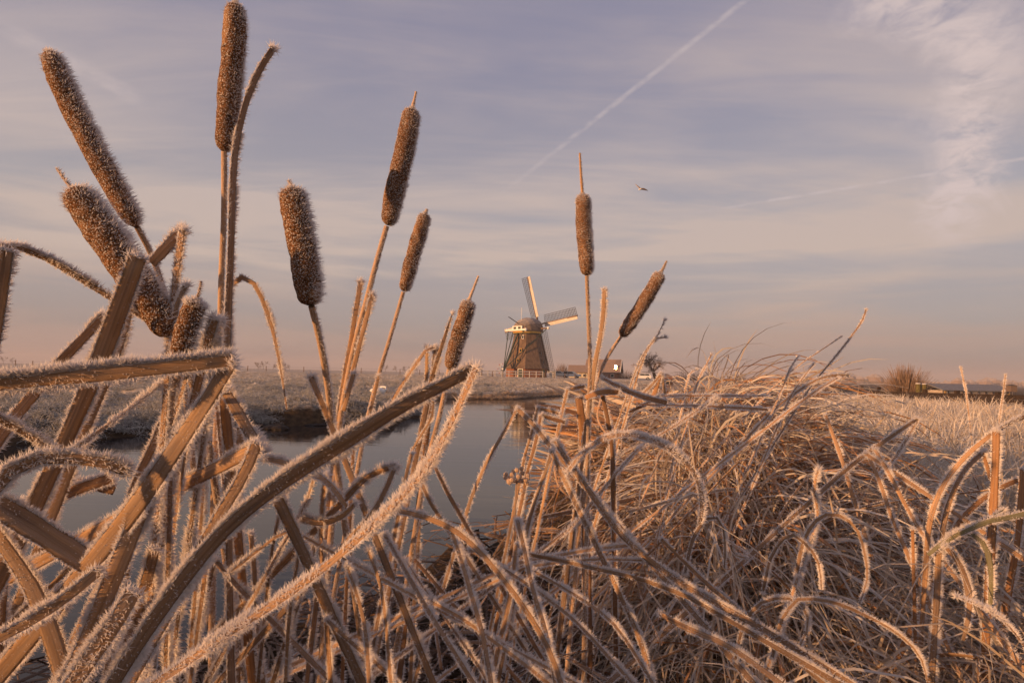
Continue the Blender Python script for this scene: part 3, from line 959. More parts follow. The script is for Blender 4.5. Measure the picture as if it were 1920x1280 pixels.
def windmill():
    base = gp(988, 121)
    t = add('windmill', None, loc=base, label='thatched octagonal windmill with white sails standing beside the canal', cat='windmill')
    a = np.array([0.69, 0.724, 0]); p = np.array([0.724, -0.69, 0]); zv = np.array([0, 0, 1.0])
    def octr(r, z, n=8, ph=0.70):
        return [(r * math.cos(2 * math.pi * q / n + ph), r * math.sin(2 * math.pi * q / n + ph), z) for q in range(n)]
    MB().rings([octr(4.35, -0.4), octr(4.3, 1.9)]).build('brick_base', BRICK, t)
    prof = [(1.75, 4.85), (2.05, 4.72), (3.2, 4.22), (4.8, 3.66), (6.6, 3.18), (8.2, 2.88), (9.3, 2.74)]
    body = MB().rings([octr(4.2, 1.8)] + [octr(r, z) for z, r in prof]).build('thatched_body', THATCH, t)
    MB().rings([octr(2.95, 9.2, 24), octr(3.0, 9.25, 24), octr(3.0, 9.55, 24), octr(2.9, 9.6, 24)]).build('cap_ring', OCHRE, t)
    MB().rings([octr(2.82, 9.0, 24), octr(2.86, 9.2, 24)]).build('curb', WOOD_G, t)
    st = [(-3.0, 1.15, 1.15), (-2.6, 1.9, 1.75), (-1.6, 2.6, 2.55), (-0.4, 2.95, 3.0), (1.4, 2.85, 3.05), (2.5, 2.4, 2.85), (3.1, 1.75, 2.3)]
    rings = []
    for s, hw, hh in st:
        rings.append([tuple(a * s + p * hw * math.cos(th) * (1.0 if abs(math.cos(th)) > .5 else 1) + zv * (9.62 + hh * max(0.0, math.sin(th)) ** 0.85)) for th in np.linspace(0, math.pi, 13)])
    MB().rings(rings).build('cap', THATCH_F, t, smooth=False)
    # rear dormer with two windows
    c0 = a * -3.02 + zv * 10.15
    fr = MB().bar(c0 - p * 1.35, c0 + p * 1.35, 0.25, 0.95).build('cap_dormer', WOOD_W, t)
    for s in (-0.65, 0.65):
        MB().bar(c0 - a * 0.14 + p * (s - 0.36), c0 - a * 0.14 + p * (s + 0.36), 0.06, 0.6).build('pane', WOOD_G, fr)
    MB().bar(c0 - a * 0.05 - p * 1.5 - zv * 0.6, c0 - a * 0.05 + p * 1.5 - zv * 0.6, 0.3, 0.22).build('dormer_sill', OCHRE, t)
    # beams that carry the tail
    foot = a * -6.9 + zv * 1.5
    ls = a * 0.9 + zv * 10.25
    bar_part('long_beam', ls - p * 5.0, ls + p * 5.0, 0.3, GREYW, t)
    ss = a * -3.35 + zv * 9.75
    bar_part('short_beam', ss - p * 2.5, ss + p * 2.5, 0.34, WOOD_W, t)
    for e in (-1, 1):
        MB().sphere(ls + p * e * 5.1, (0.3, 0.3, 0.3), 8, 5).build('beam_end', WOOD_W, t)
        MB().sphere(ss + p * e * 2.6, (0.3, 0.3, 0.36), 8, 5).build('beam_end', WOOD_W, t)
        bar_part('long_brace', ls + p * e * 4.8, foot, 0.15, WOOD_G, t)
        bar_part('short_brace', ss + p * e * 2.3, foot, 0.14, WOOD_G, t)
    bar_part('tail_pole', a * -2.6 + zv * 9.6, foot - zv * 0.4, 0.26, WOOD_G, t)
    bar_part('flag_pole', a * -1.9 + zv * 11.6, a * -1.9 + zv * 14.6, 0.09, WOOD_W, t)
    bar_part('brake_lever', a * -2.4 + zv * 11.0, a * -5.8 + zv * 12.3, 0.12, DARK, t)
    # capstan wheel
    wc = a * -7.1 + zv * 1.55 - p * 0.35
    whl = MB().bar(wc - p * 0.15, wc + p * 0.5, 0.3).build('capstan_wheel', WOOD_W, t)
    for q in range(14):
        an = 2 * math.pi * q / 14
        dr = (a * math.cos(an) + zv * math.sin(an))
        bar_part('spoke', wc + dr * 0.1, wc + dr * 1.0, 0.1, WOOD_W, whl)
        bar_part('spoke_tip', wc + dr * 1.0, wc + dr * 1.2, 0.11, RED if q % 2 else WOOD_W, whl)
    # windows and doors on the body
    cam_dir = unit(np.array([-base[0], -base[1], 0.0]))
    for z, an in ((8.3, -0.62), (5.5, -0.72), (3.4, -0.86)):
        rr = float(np.interp(z, [q[0] for q in prof], [q[1] for q in prof])) * 0.955
        ca, sa = math.cos(an), math.sin(an)
        dr = np.array([cam_dir[0] * ca + cam_dir[1] * sa, -cam_dir[0] * sa + cam_dir[1] * ca, 0]) if False else np.array([math.sin(an * 0.55), -math.cos(an * 0.55), 0])
        side = np.array([-dr[1], dr[0], 0])
        c = dr * rr + zv * z
        f = MB().bar(c - zv * 0.4, c + zv * 0.4, 0.5, 0.4, up=tuple(dr)).build('window', OCHRE if z < 6 else WOOD_W, t)
        cc_ = c + dr * 0.19
        MB().bar(cc_ - zv * 0.3, cc_ + zv * 0.3, 0.36, 0.06, up=tuple(dr)).build('pane', GLASS, f)
    for z, an in ((5.0, 0.98), (3.2, 0.95)):
        rr = float(np.interp(z, [q[0] for q in prof], [q[1] for q in prof])) * 0.95
        dr = np.array([math.sin(an), -math.cos(an), 0])
        c = dr * rr + zv * z
        f = MB().bar(c - zv * 0.5, c + zv * 0.5, 0.6, 0.4, up=tuple(dr)).build('window', GREYW, t)
        cc_ = c + dr * 0.19
        MB().bar(cc_ - zv * 0.36, cc_ + zv * 0.36, 0.42, 0.06, up=tuple(dr)).build('pane', GLASS, f)
    for an, m in ((-0.32, WOOD_G), (0.98, WOOD_G)):
        dr = np.array([math.sin(an), -math.cos(an), 0])
        c = dr * 4.12
        f = MB().bar(c - zv * 0.2, c + zv * 1.75, 1.15, 0.3, up=tuple(dr)).build('door_frame', WOOD_W if an < 0 else OCHRE, t)
        MB().bar(c + dr * 0.14 - zv * 0.15, c + dr * 0.14 + zv * 1.6, 0.85, 0.1, up=tuple(dr)).build('door', m, f)
    # sails
    hub = a * 3.75 + zv * 11.45
    zs = zv * math.cos(R(12)) - a * math.sin(R(12))      # the shaft tilts up, so the sail plane leans back
    an_ = a * math.cos(R(12)) + zv * math.sin(R(12))
    bar_part('windshaft', a * 2.0 + zv * 11.2, a * 4.1 + zv * 11.35, 0.55, DARK, t)
    for q in range(4):
        th = R(97.5 + 90 * q)
        u = p * math.cos(th) + zs * math.sin(th)
        v = -p * math.sin(th) + zs * math.cos(th)
        off = hub + an_ * (0.15 if q % 2 else -0.15)
        s = MB().bar(off - u * 0.1, off + u * 10.6, 0.3, 0.34, up=tuple(an_)).build('sail', GREYW, t)
        bd = MB()
        bd.bar(off + u * 1.7 - v * 0.42 - an_ * 0.22, off + u * 10.6 - v * 0.36 - an_ * 0.1, 0.68, 0.07, up=tuple(an_))
        bd.build('leading_board', SAILW, s)
        lt = MB()
        n = 22
        for k2 in range(n + 1):
            r = 1.7 + 8.9 * k2 / n
            tw = an_ * (-0.25 + 0.35 * k2 / n)
            lt.bar(off + u * r + v * 0.1, off + u * r + v * 1.75 - tw, 0.06, 0.06)
        for k2 in range(1, 5):
            w0 = 1.75 * k2 / 4
            lt.bar(off + u * 1.7 + v * w0 + an_ * 0.25 * k2 / 4, off + u * 10.6 + v * w0 - an_ * 0.1 * k2 / 4, 0.06, 0.06)
        lt.build('lattice', DARK, s, kind='stuff')
    return t
windmill()

# ---- white rail fence before the mill
def rail_fence():
    A_, B_ = gp(903, 108), gp(1019, 112)
    t = add('rail_fence', None, loc=A_, label='white two-rail wooden fence in front of the windmill', cat='fence')
    e = B_ - A_
    e[2] += 0.1
    n = 9
    for q in range(n + 1):
        c = e * q / n
        MB().box((c[0], c[1], c[2] + 0.5), (0.16, 0.16, 1.3)).build('post', FENCEW, t)
    for z in (0.55, 1.05):
        bar_part('rail', np.array([0, 0, z]), e + np.array([0, 0, z]), 0.07, FENCEW, t, 0.18)
    C_, D_ = gp(1028, 113), gp(1042, 113)
    g = add('picket_gate', None, loc=C_, label='short white gate of upright pickets right of the windmill', cat='gate')
    e = D_ - C_
    for q in range(7):
        c = e * q / 6
        MB().box((c[0], c[1], 0.6), (0.12, 0.08, 1.5)).build('picket', FENCEW, g)
    for z in (0.4, 0.9):
        bar_part('rail', np.array([0, 0, z]), e + np.array([0, 0, z]), 0.06, FENCEW, g, 0.12)
rail_fence()
# ---- wire fences along the meadow
def wire_fence(p0, p1, n, hgt, label):
    A_, B_ = p0, p1
    t = add('wire_fence', None, loc=A_, label=label, cat='fence')
    post = MB().box((0, 0, hgt / 2), (0.12, 0.12, hgt)).mesh('post', GREYW)
    pts_ = []
    for q in range(n + 1):
        c = (B_ - A_) * q / n
        c[2] = H1(*(A_ + c)[:2]) - A_[2]
        add('post', post, t, c, rot=(0.03 * math.sin(q * 7.1), 0.04 * math.sin(q * 3.3), 0))
        pts_.append(c)
    for z in (0.45, 0.85):
        mb = MB()
        for q in range(n):
            mb.bar(pts_[q] + np.array([0, 0, z * hgt]), pts_[q + 1] + np.array([0, 0, z * hgt]), 0.02)
        mb.build('wire', DARK, t)
wire_fence(gp(0, 130), gp(900, 120), 26, 1.15, 'thin wire fence on wooden posts along the far meadow edge')
wire_fence(gp(905, 98), gp(1098, 100), 10, 0.95, 'low wire fence on grey posts in front of the white rails')

# ---- houses
def house(base, axis_deg, length, hw, eave, ridge, label, wall, roof, name='farmhouse'):
    t = add(name, None, loc=base, rot=(0, 0, R(axis_deg)), label=label, cat='house')
    L = length / 2
    MB().rings([[(-L, -hw, -1), (L, -hw, -1), (L, hw, -1), (-L, hw, -1)], [(-L, -hw, eave), (L, -hw, eave), (L, hw, eave), (-L, hw, eave)]]).build('wall', wall, t)
    for s in (-1, 1):
        mb = MB()
        mb.poly([(s * L, -hw, eave), (s * L, hw, eave), (s * L, 0, ridge), (s * (L - 0.25), -hw, eave), (s * (L - 0.25), hw, eave), (s * (L - 0.25), 0, ridge)],
                [(0, 1, 2), (3, 5, 4), (0, 2, 5, 3), (1, 4, 5, 2), (0, 3, 4, 1)])
        mb.build('gable', DARK if s > 0 else wall, t)  # right end dark: its shade away from the sun is in the colour
        mb = MB()
        sl_ = math.hypot(hw, ridge - eave)
        o_ = 0.35
        d_ = np.array([0, s * hw, eave - ridge]) / sl_
        n_ = np.array([0, s * (ridge - eave), hw]) / sl_
        r0, r1 = np.array([0, 0, ridge + 0.12]), np.array([0, 0, ridge + 0.12]) + d_ * (sl_ + o_)
        x_ = np.array([L + o_, 0, 0])
        mb.poly([r0 - x_, r0 + x_, r1 + x_, r1 - x_, r0 - x_ + n_ * 0.15, r0 + x_ + n_ * 0.15, r1 + x_ + n_ * 0.15, r1 - x_ + n_ * 0.15],
                [(0, 1, 2, 3), (4, 7, 6, 5), (0, 4, 5, 1), (1, 5, 6, 2), (2, 6, 7, 3), (3, 7, 4, 0)])
        mb.build('roof', roof, t)
        MB().bar((L + 0.42, 0, ridge + 0.2), (L + 0.42, s * (hw + 0.2), eave + 0.05), 0.12, 0.3).build('verge_board', WOOD_W, t)
    for q in range(3):
        xx = -L + length * (q + 0.6) / 3.2
        f = MB().box((xx, -hw - 0.02, eave * 0.5), (0.9, 0.1, eave * 0.6)).build('window', WOOD_W, t)
        MB().box((xx, -hw - 0.07, eave * 0.5), (0.7, 0.08, eave * 0.46)).build('pane', GLASS, f)
    return t
hb = gp(1133, 150)
fh = house(hb, -17, 8.5, 3.6, 1.4, 4.7, 'dark roofed farmhouse with a window flashing in the sun', BRICK, TILE)
# dormer window that throws the sun back
wpos = P(1154.5, 688, 146.0)
inv = fh.matrix_basis.to_3x3().inverted()
loc = np.array(inv @ Vector(wpos - hb))
nrm = unit(np.array(SUN) / np.linalg.norm(SUN) + unit(CAMLOC - wpos))
nl = np.array(inv @ Vector(nrm))
sd = unit(np.cross([0, 0, 1.0], nl)); upv = np.cross(nl, sd)
GLINT = mat('sunlit pane', (0.6, 0.5, 0.4), 0.2, 0.0, 2, metal=1.0)
dm = MB().bar(loc - upv * 0.6 - nl * 0.35, loc + upv * 0.6 - nl * 0.35, 0.7, 0.6, up=tuple(nl)).build('dormer', WOOD_W, fh)
MB().bar(loc - upv * 0.5 - nl * 0.02, loc + upv * 0.5 - nl * 0.02, 0.5, 0.08, up=tuple(nl)).build('pane', GLINT, dm)
house(gp(1087, 140), -10, 4.6, 2.4, 1.3, 2.9, 'small brown roofed cottage between the windmill and the farmhouse', mat('cream plaster', (0.5, 0.42, 0.3), 0.8, 0.1, 3), TILE, 'cottage')
house(gp(1478, 190), -35, 4.6, 2.0, 2.0, 3.8, 'far white gabled house half hidden by frosted reeds on the right', mat('white plaster', (0.7, 0.66, 0.6), 0.8, 0.1, 3), DARK, 'gabled_house')
house(gp(1420, 230), 3, 8.0, 2.6, 1.9, 2.6, 'far low shed with a dark flat roof behind the frosted reeds', GREYW, DARK, 'low_shed')
house(gp(1345, 230), 2, 8.0, 2.2, 1.5, 2.3, 'low brown barn in shrubs right of the bare gnarled tree', GREYW, TILE, 'brown_barn')
def brick_store():
    b = gp(1250, 138)
    t = add('brick_store', None, loc=b, label='small square brick outbuilding under the bare gnarled tree', cat='outbuilding')
    MB().box((0, 0, 0.6), (2.4, 2.4, 2.6)).build('wall', BRICK, t)
    MB().poly([(-1.4, -1.4, 1.9), (1.4, -1.4, 1.9), (1.4, 1.4, 1.9), (-1.4, 1.4, 1.9), (0, 0, 2.7)], [(0, 1, 4), (1, 2, 4), (2, 3, 4), (3, 0, 4), (3, 2, 1, 0)])
    mb = MB(); mb.rings([[(-1.4, -1.4, 1.91), (1.4, -1.4, 1.91), (1.4, 1.4, 1.91), (-1.4, 1.4, 1.91)], [(-.1, -.1, 2.7), (.1, -.1, 2.7), (.1, .1, 2.7), (-.1, .1, 2.7)]])
    mb.build('roof', TILE, t)
    MB().box((0.2, -1.22, 0.5), (0.9, 0.1, 1.7)).build('door', WOOD_G, t)
brick_store()
# ---- long low barn in the polder at the right
def long_barn():
    A_, B_ = P(1738, 745, 150), P(1868, 748, 158)
    e = (B_ - A_)[:2]
    L = float(np.linalg.norm(e)); ang_ = math.atan2(e[1], e[0])
    b = np.array([*((A_ + B_) / 2)[:2], H1(*((A_ + B_) / 2)[:2])])
    top = float(P(1800, 721, 154)[2] - b[2])
    t = add('long_barn', None, loc=b, rot=(0, 0, ang_), label='long low barn with a grey roof and lit windows at far right', cat='barn')
    hw = 4.0
    ev = top - 1.5
    MB().box((0, 0, ev / 2 - 0.3), (L, hw * 2, ev + 0.6)).build('wall', mat('barn wall', (0.40, 0.33, 0.26), 0.85, 0.15, 1), t)
    roofm = mat('slate sheet roof', (0.18, 0.18, 0.19), 0.7, 0.2, 2)
    for s in (-1, 1):
        mb = MB()
        mb.poly([(-L / 2 - .3, s * (hw + .4), ev - 0.1), (L / 2 + .3, s * (hw + .4), ev - 0.1), (L / 2 + .3, 0, top), (-L / 2 - .3, 0, top),
                 (-L / 2 - .3, s * (hw + .4), ev + 0.1), (L / 2 + .3, s * (hw + .4), ev + 0.1), (L / 2 + .3, 0, top + 0.2), (-L / 2 - .3, 0, top + 0.2)],
                [(0, 1, 2, 3), (4, 7, 6, 5), (0, 4, 5, 1), (1, 5, 6, 2), (2, 6, 7, 3), (3, 7, 4, 0)])
        mb.build('roof', roofm, t)
    for q in range(9):
        x_ = -L / 2 + L * (q + 0.7) / 9.4
        MB().box((x_, -hw * 0.62, ev + 0.55), (0.9, 0.9, 0.14)).build('roof_light', WOOD_W, t)
        f = MB().box((x_, -hw - 0.03, ev * 0.55), (0.8, 0.1, 0.8)).build('window', WOOD_W if q in (0, 8) else GREYW, t)
        MB().box((x_, -hw - 0.1, ev * 0.55), (0.6, 0.08, 0.6)).build('pane', GLASS, f)
    for q in (-0.46, 0.44):
        MB().box((L * q, -hw - 0.06, ev * 0.45), (0.6, 0.12, 1.3)).build('door', OCHRE, t)
long_barn()
def silo():
    q = P(1896, 740, 150)
    b = np.array([q[0], q[1], H1(q[0], q[1])])
    t = add('feed_silo', None, loc=b, label='small square silo on legs beyond the long barn', cat='silo')
    zt = float(P(1896, 722, 150)[2] - b[2])
    MB().box((0, 0, zt - 0.9), (1.7, 1.7, 1.6)).build('tank', GREYW, t)
    mb = MB().rings([[(-.95, -.95, zt - .1), (.95, -.95, zt - .1), (.95, .95, zt - .1), (-.95, .95, zt - .1)], [(-.2, -.2, zt + .2), (.2, -.2, zt + .2), (.2, .2, zt + .2), (-.2, .2, zt + .2)]])
    mb.build('lid', DARK, t)
    for x_ in (-.6, .6):
        for y_ in (-.6, .6):
            MB().box((x_, y_, (zt - 1.7) / 2), (.16, .16, zt - 1.6)).build('leg', DARK, t)
silo()
# ---- parked cars
def car(base, rz, paint, label):
    t = add('parked_car', None, loc=base, rot=(0, 0, rz), label=label, cat='car', group='cars parked near the windmill')
    prof_ = [(-2.05, .35), (-2.1, .8), (-1.95, 1.0), (-1.55, 1.42), (0.35, 1.47), (1.05, 1.0), (1.95, .85), (2.1, .6), (2.08, .35)]
    def side(y, s=1.0, dz=0):
        return [(x, y * (0.86 if z > 1.2 else 1.0), z + dz) for x, z in prof_]
    mb = MB()
    mb.rings([side(-0.86), side(0.86)])
    mb.build('body', paint, t)
    for s in (-1, 1):
        mb = MB()
        y0, y1 = 0.875 * s, 0.80 * s
        for xa, xb, xc, xd in ((-1.72, -0.68, -0.68, -1.45), (-0.6, 0.86, 0.36, -0.6)):
            mb.poly([(xa, y0, 0.98), (xb, y0, 0.98), (xc, y1, 1.38), (xd, y1, 1.38), (xa, y0 - .05 * s, 0.98), (xb, y0 - .05 * s, 0.98), (xc, y1 - .05 * s, 1.38), (xd, y1 - .05 * s, 1.38)],
                    [(0, 1, 2, 3), (7, 6, 5, 4), (0, 4, 5, 1), (1, 5, 6, 2), (2, 6, 7, 3), (3, 7, 4, 0)])
        mb.build('side_window', GLASS, t)
        for x in (-1.3, 1.3):
            r = [[(x + 0.33 * math.cos(q), s * yy, 0.33 + 0.33 * math.sin(q)) for q in np.linspace(0, 2 * math.pi, 14, endpoint=False)] for yy in (0.68, 0.89)]
            wl = MB().rings(r).build('wheel', TYRE, t)
            r = [[(x + 0.2 * math.cos(q), s * yy, 0.33 + 0.2 * math.sin(q)) for q in np.linspace(0, 2 * math.pi, 10, endpoint=False)] for yy in (0.85, 0.905)]
            MB().rings(r).build('rim', CARS, wl)
        MB().box((2.07, 0.6 * s, 0.72), (0.08, 0.34, 0.16)).build('headlight', GLASS, t)
    MB().poly([(0.46, -0.7, 1.44), (0.46, 0.7, 1.44), (1.04, 0.8, 1.04), (1.04, -0.8, 1.04), (0.40, -0.7, 1.40), (0.40, 0.7, 1.40), (0.98, 0.8, 1.0), (0.98, -0.8, 1.0)],
              [(3, 2, 1, 0), (4, 5, 6, 7), (0, 1, 5, 4), (1, 2, 6, 5), (2, 3, 7, 6), (3, 0, 4, 7)]).build('windscreen', GLASS, t)
    return t
car(gp(1049, 128), R(-8), CARS, 'silver estate car parked right of the windmill')
car(gp(1072, 130), R(-20), CARW, 'white hatchback parked behind the silver car')
car(gp(1204, 132), R(170), CARW, 'white car parked below the bare gnarled tree')

# ---- bare trees
def branch(mb, tw, p, d, L, r, depth, g, spread=0.55, up=0.12, kids=(2, 4), n=5, rmin=0.0):
    pts_ = [p]
    q, dd = p.copy(), d.copy()
    for s in range(4):
        dd = unit(dd + g.normal(0, 0.16, 3) + np.array([0, 0, up * 0.5]))
        q = q + dd * L / 4
        pts_.append(q.copy())
    (mb if r > 0.03 else tw).tube(pts_, np.linspace(r, r * 0.6, 5), n if r > 0.03 else 3)
    if depth == 0:
        return
    for c in range(g.integers(*kids)):
        k_ = g.integers(2, 5)
        nd = unit(dd + g.normal(0, spread, 3) + np.array([0, 0, up]))
        branch(mb, tw, pts_[k_], nd, L * g.uniform(0.6, 0.85), max(r * 0.6, rmin), depth - 1, g, spread, up, kids, n, rmin)
def bare_tree(name, seed, base, h, r, depth, label, cat, group=None, spread=0.6, kids=(2, 4), lean=(0, 0), up=0.12, d0=0.38, rmin=0.0):
    g = np.random.default_rng(seed)
    t = add(name, None, loc=base, label=label, cat=cat, group=group)
    mb, tw = MB(), MB()
    branch(mb, tw, np.zeros(3) - np.array([0, 0, 0.2]), unit(np.array([lean[0], lean[1], 1.0])), h * d0, r, depth, g, spread, up, kids, 5, rmin)
    mb.build('trunk', BARK, t)
    if tw.v:
        tw.build('crown', TWIG, t, kind='stuff')
    return t
bare_tree('gnarled_tree', 5, gp(1237, 139), 9.0, 0.34, 6, 'bare gnarled tree with a wide flat crown beside the brick outbuilding', 'tree', spread=0.8, kids=(3, 5), lean=(-0.3, 0.0), up=0.0, d0=0.30, rmin=0.022).scale = (1.75, 1.75, 1.12)
def willow(base, h, n, label, seed, name='pollard_willow'):
    g = np.random.default_rng(seed)
    t = add(name, None, loc=base, label=label, cat='tree')
    MB().tube([(0, 0, -0.3), (0.02, 0, h * 0.12), (0.0, 0, h * 0.25), (0, 0, h * 0.32)], [h * 0.11, h * 0.09, h * 0.1, h * 0.11], 9).build('trunk', BARK, t)
    tw = MB()
    for q in range(n):
        a_ = g.uniform(0, 2 * math.pi)
        ti = abs(g.normal(0, 0.62))
        d = np.array([math.cos(a_) * math.sin(ti), math.sin(a_) * math.sin(ti), math.cos(ti)])
        p0 = np.array([math.cos(a_) * h * 0.1 * g.random(), math.sin(a_) * h * 0.1 * g.random(), h * g.uniform(0.1, 0.32)])
        L = h * g.uniform(0.4, 0.74)
        p1 = p0 + d * L * 0.5 + np.array([0, 0, L * 0.04])
        p2 = p1 + unit(d + np.array([0, 0, 0.35])) * L * 0.5
        tw.tube([p0, p1, p2], [h * 0.0035, h * 0.003, h * 0.002], 3)
    tw.build('crown', TWIG, t, kind='stuff')
q_ = P(1697, 745, 62)
willow(np.array([q_[0], q_[1], H1(q_[0], q_[1])]), float(P(1697, 684, 62)[2] - H1(q_[0], q_[1])), 1000, 'bushy pollard willow with bare frosted shoots left of the long barn', 4)
def shrub(base, h, wd, n, label, seed, name='bare_shrub', group=None):
    g = np.random.default_rng(seed)
    t = add(name, None, loc=base, label=label, cat='shrub', group=group)
    st_, tw = MB(), MB()
    for q in range(n):
        a_ = g.uniform(0, 2 * math.pi); rr = wd / 2 * math.sqrt(g.random())
        p0 = np.array([rr * math.cos(a_) * 0.5, rr * math.sin(a_) * 0.5, -0.1])
        hh = h * (1 - 0.55 * (rr / (wd / 2)) ** 2) * g.uniform(0.6, 1.05)
        p1 = np.array([rr * math.cos(a_) * 0.8, rr * math.sin(a_) * 0.8, hh * 0.5])
        p2 = np.array([rr * math.cos(a_) + g.normal(0, 0.08 * wd), rr * math.sin(a_) + g.normal(0, 0.08 * wd), hh])
        (st_ if q % 9 == 0 else tw).tube([p0, p1, p2], [h * 0.012, h * 0.009, h * 0.004], 3)
    st_.build('stem', BARK, t, kind='stuff')
    tw.build('twigs', TWIG, t, kind='stuff')
for px, d, h, wd, lb in ((1122, 135, 2.4, 5, 'dark bare shrub in front of the farmhouse'), (1175, 146, 2.6, 6, 'bare hedge shrub right of the farmhouse gable'),
                         (1055, 190, 5.0, 6, 'tall hazy shrub behind the parked silver car'), (1283, 150, 2.6, 7, 'brown shrub right of the brick outbuilding'),
                         (1308, 150, 2.8, 6, 'brown shrub left of the low brown barn'), (1386, 150, 4.4, 6, 'tall hazy shrub right of the low brown barn'), (1545, 150, 3.5, 8, 'wide bare shrub right of the gabled house'),
                         (1668, 66, 1.0, 1.6, 'brown dry shrub at the left foot of the pollard willow')):
    shrub(gp(px, d), h, wd, 150, lb, int(px))
# far trees on the horizon, each one a thing
protos = [bare_tree('distant_tree', 20 + q, gp(100, 900), 9 + q, 0.3, 4, 'hazy bare tree on the far horizon', 'tree', 'hazy trees along the horizon', spread=0.6, kids=(3, 5), rmin=0.09) for q in range(3)]
spots_ = [(487, 700), (497, 640), (515, 600), (524, 610), (533, 640), (545, 700), (716, 620), (724, 650), (745, 800), (757, 780), (770, 760), (784, 800), (655, 850), (10, 700), (25, 720), (430, 900), (875, 720), (905, 700), (1048, 420), (1064, 400), (1330, 700), (1372, 640)]
gt = np.random.default_rng(8)
for q, (px, d) in enumerate(spots_):
    o_ = protos[q] if q < 3 else copy_thing(protos[q % 3], (0, 0, 0))
    o_.location = tuple(gp(px, d, -0.3))
    o_.rotation_euler = (0, 0, gt.uniform(0, 6))
    o_.scale = (gt.uniform(0.9, 1.5) * d / 900,) * 3
    where = ('at the far left edge of the horizon' if px < 100 else 'on the horizon left of the hair thin drooping leaf' if px < 440 else
             'in the horizon clump just left of the hair thin drooping leaf' if px < 520 else 'in the horizon clump just right of the hair thin drooping leaf' if px < 600 else
             'on the horizon right of the stout cattail stem' if px < 700 else 'on the horizon just right of the small thin cattail stem' if px < 735 else
             'in the row on the horizon left of the pale brown cattail' if px < 800 else 'on the horizon between the pale cattail and the windmill' if px < 940 else
             'on the horizon between the windmill and the silver car' if px < 1100 else 'on the horizon beside the low brown barn')
    o_['label'] = 'small hazy bare tree ' + where
    o_['group'] = 'hazy trees ' + where
# far wood on the right
def far_wood():
    mb = MB()
    g = np.random.default_rng(31)
    for q in range(300):
        px = g.uniform(1480, 2300)
        d = g.uniform(800, 1300)
        b = P(px, 700, d)
        h = g.uniform(5, 13) * (0.6 + 0.8 * vnoise(np.array([px / 70.0]), np.array([0.5]))[0])
        rings = []
        for z, rr in ((-2, 0.5), (h * 0.3, 1.0), (h * 0.7, 0.85), (h, 0.25)):
            rings.append([(b[0] + h * 0.8 * rr * math.cos(t_) * g.uniform(0.75, 1.2), b[1] + h * 0.8 * rr * math.sin(t_), z + g.normal(0, h * 0.05) - 1.6) for t_ in np.linspace(0, 2 * math.pi, 9, endpoint=False)])
        mb.rings(rings)
    mb.build('distant_wood', TWIG, kind='stuff', label='hazy belt of far woodland on the right horizon')
far_wood()

# ---- dark plank edging at the dike's right-hand edge, and two posts
def edging():
    A_, B_ = np.array([11.9, 12.6]), np.array([15.6, 25.5])
    za = H1(*A_) + 0.28
    t = add('plank_edging', None, loc=(A_[0], A_[1], za), label='dark wooden plank edging beyond the frosted grass at far right', cat='edging')
    e = np.array([*(B_ - A_), H1(*B_) + 0.28 - za])
    n = 6
    pm = mat('dark weathered plank', (0.045, 0.03, 0.022), 0.85, 0.3, 6, frost=0.1)
    for q in range(n):
        a_, b_ = e * (q + 0.006) / n, e * (q + 0.994) / n
        for z in (-0.12, 0.0, 0.12):
            MB().bar(a_ + np.array([0, 0, z]), b_ + np.array([0, 0, z]), 0.06, 0.112).build('plank', pm, t)
    for q in range(n + 1):
        c = e * q / n
        MB().box((c[0] + 0.08, c[1], -0.2), (0.1, 0.1, 0.8)).build('stake', pm, t)
edging()
for px, hh, lb in ((1722, 0.95, 'taller mossy wooden post right of the pollard willow'), (1733, 0.85, 'shorter mossy wooden post next to the long barn end')):
    q_ = P(px, 745, 40)
    b = np.array([q_[0], q_[1], H1(q_[0], q_[1])])
    top = float(P(px, 719 if hh > 0.9 else 720, 40)[2] - b[2])
    t = add('mooring_post', None, loc=b, label=lb, cat='post')
    MB().rings([[(rr * math.cos(a_), rr * math.sin(a_), z) for a_ in np.linspace(0, 2 * math.pi, 9, endpoint=False)] for z, rr in ((-0.3, 0.17), (top - 0.06, 0.155), (top - 0.02, 0.14))]).build('shaft', mat('mossy wood', (0.12, 0.10, 0.04), 0.9, 0.3, 8) if hh > 0.9 else MATS['mossy wood'], t)
    MB().rings([[(rr * math.cos(a_), rr * math.sin(a_), z) for a_ in np.linspace(0, 2 * math.pi, 9, endpoint=False)] for z, rr in ((top - 0.02, 0.17), (top + 0.03, 0.16), (top + 0.05, 0.1))]).build('cap', FROST, t)

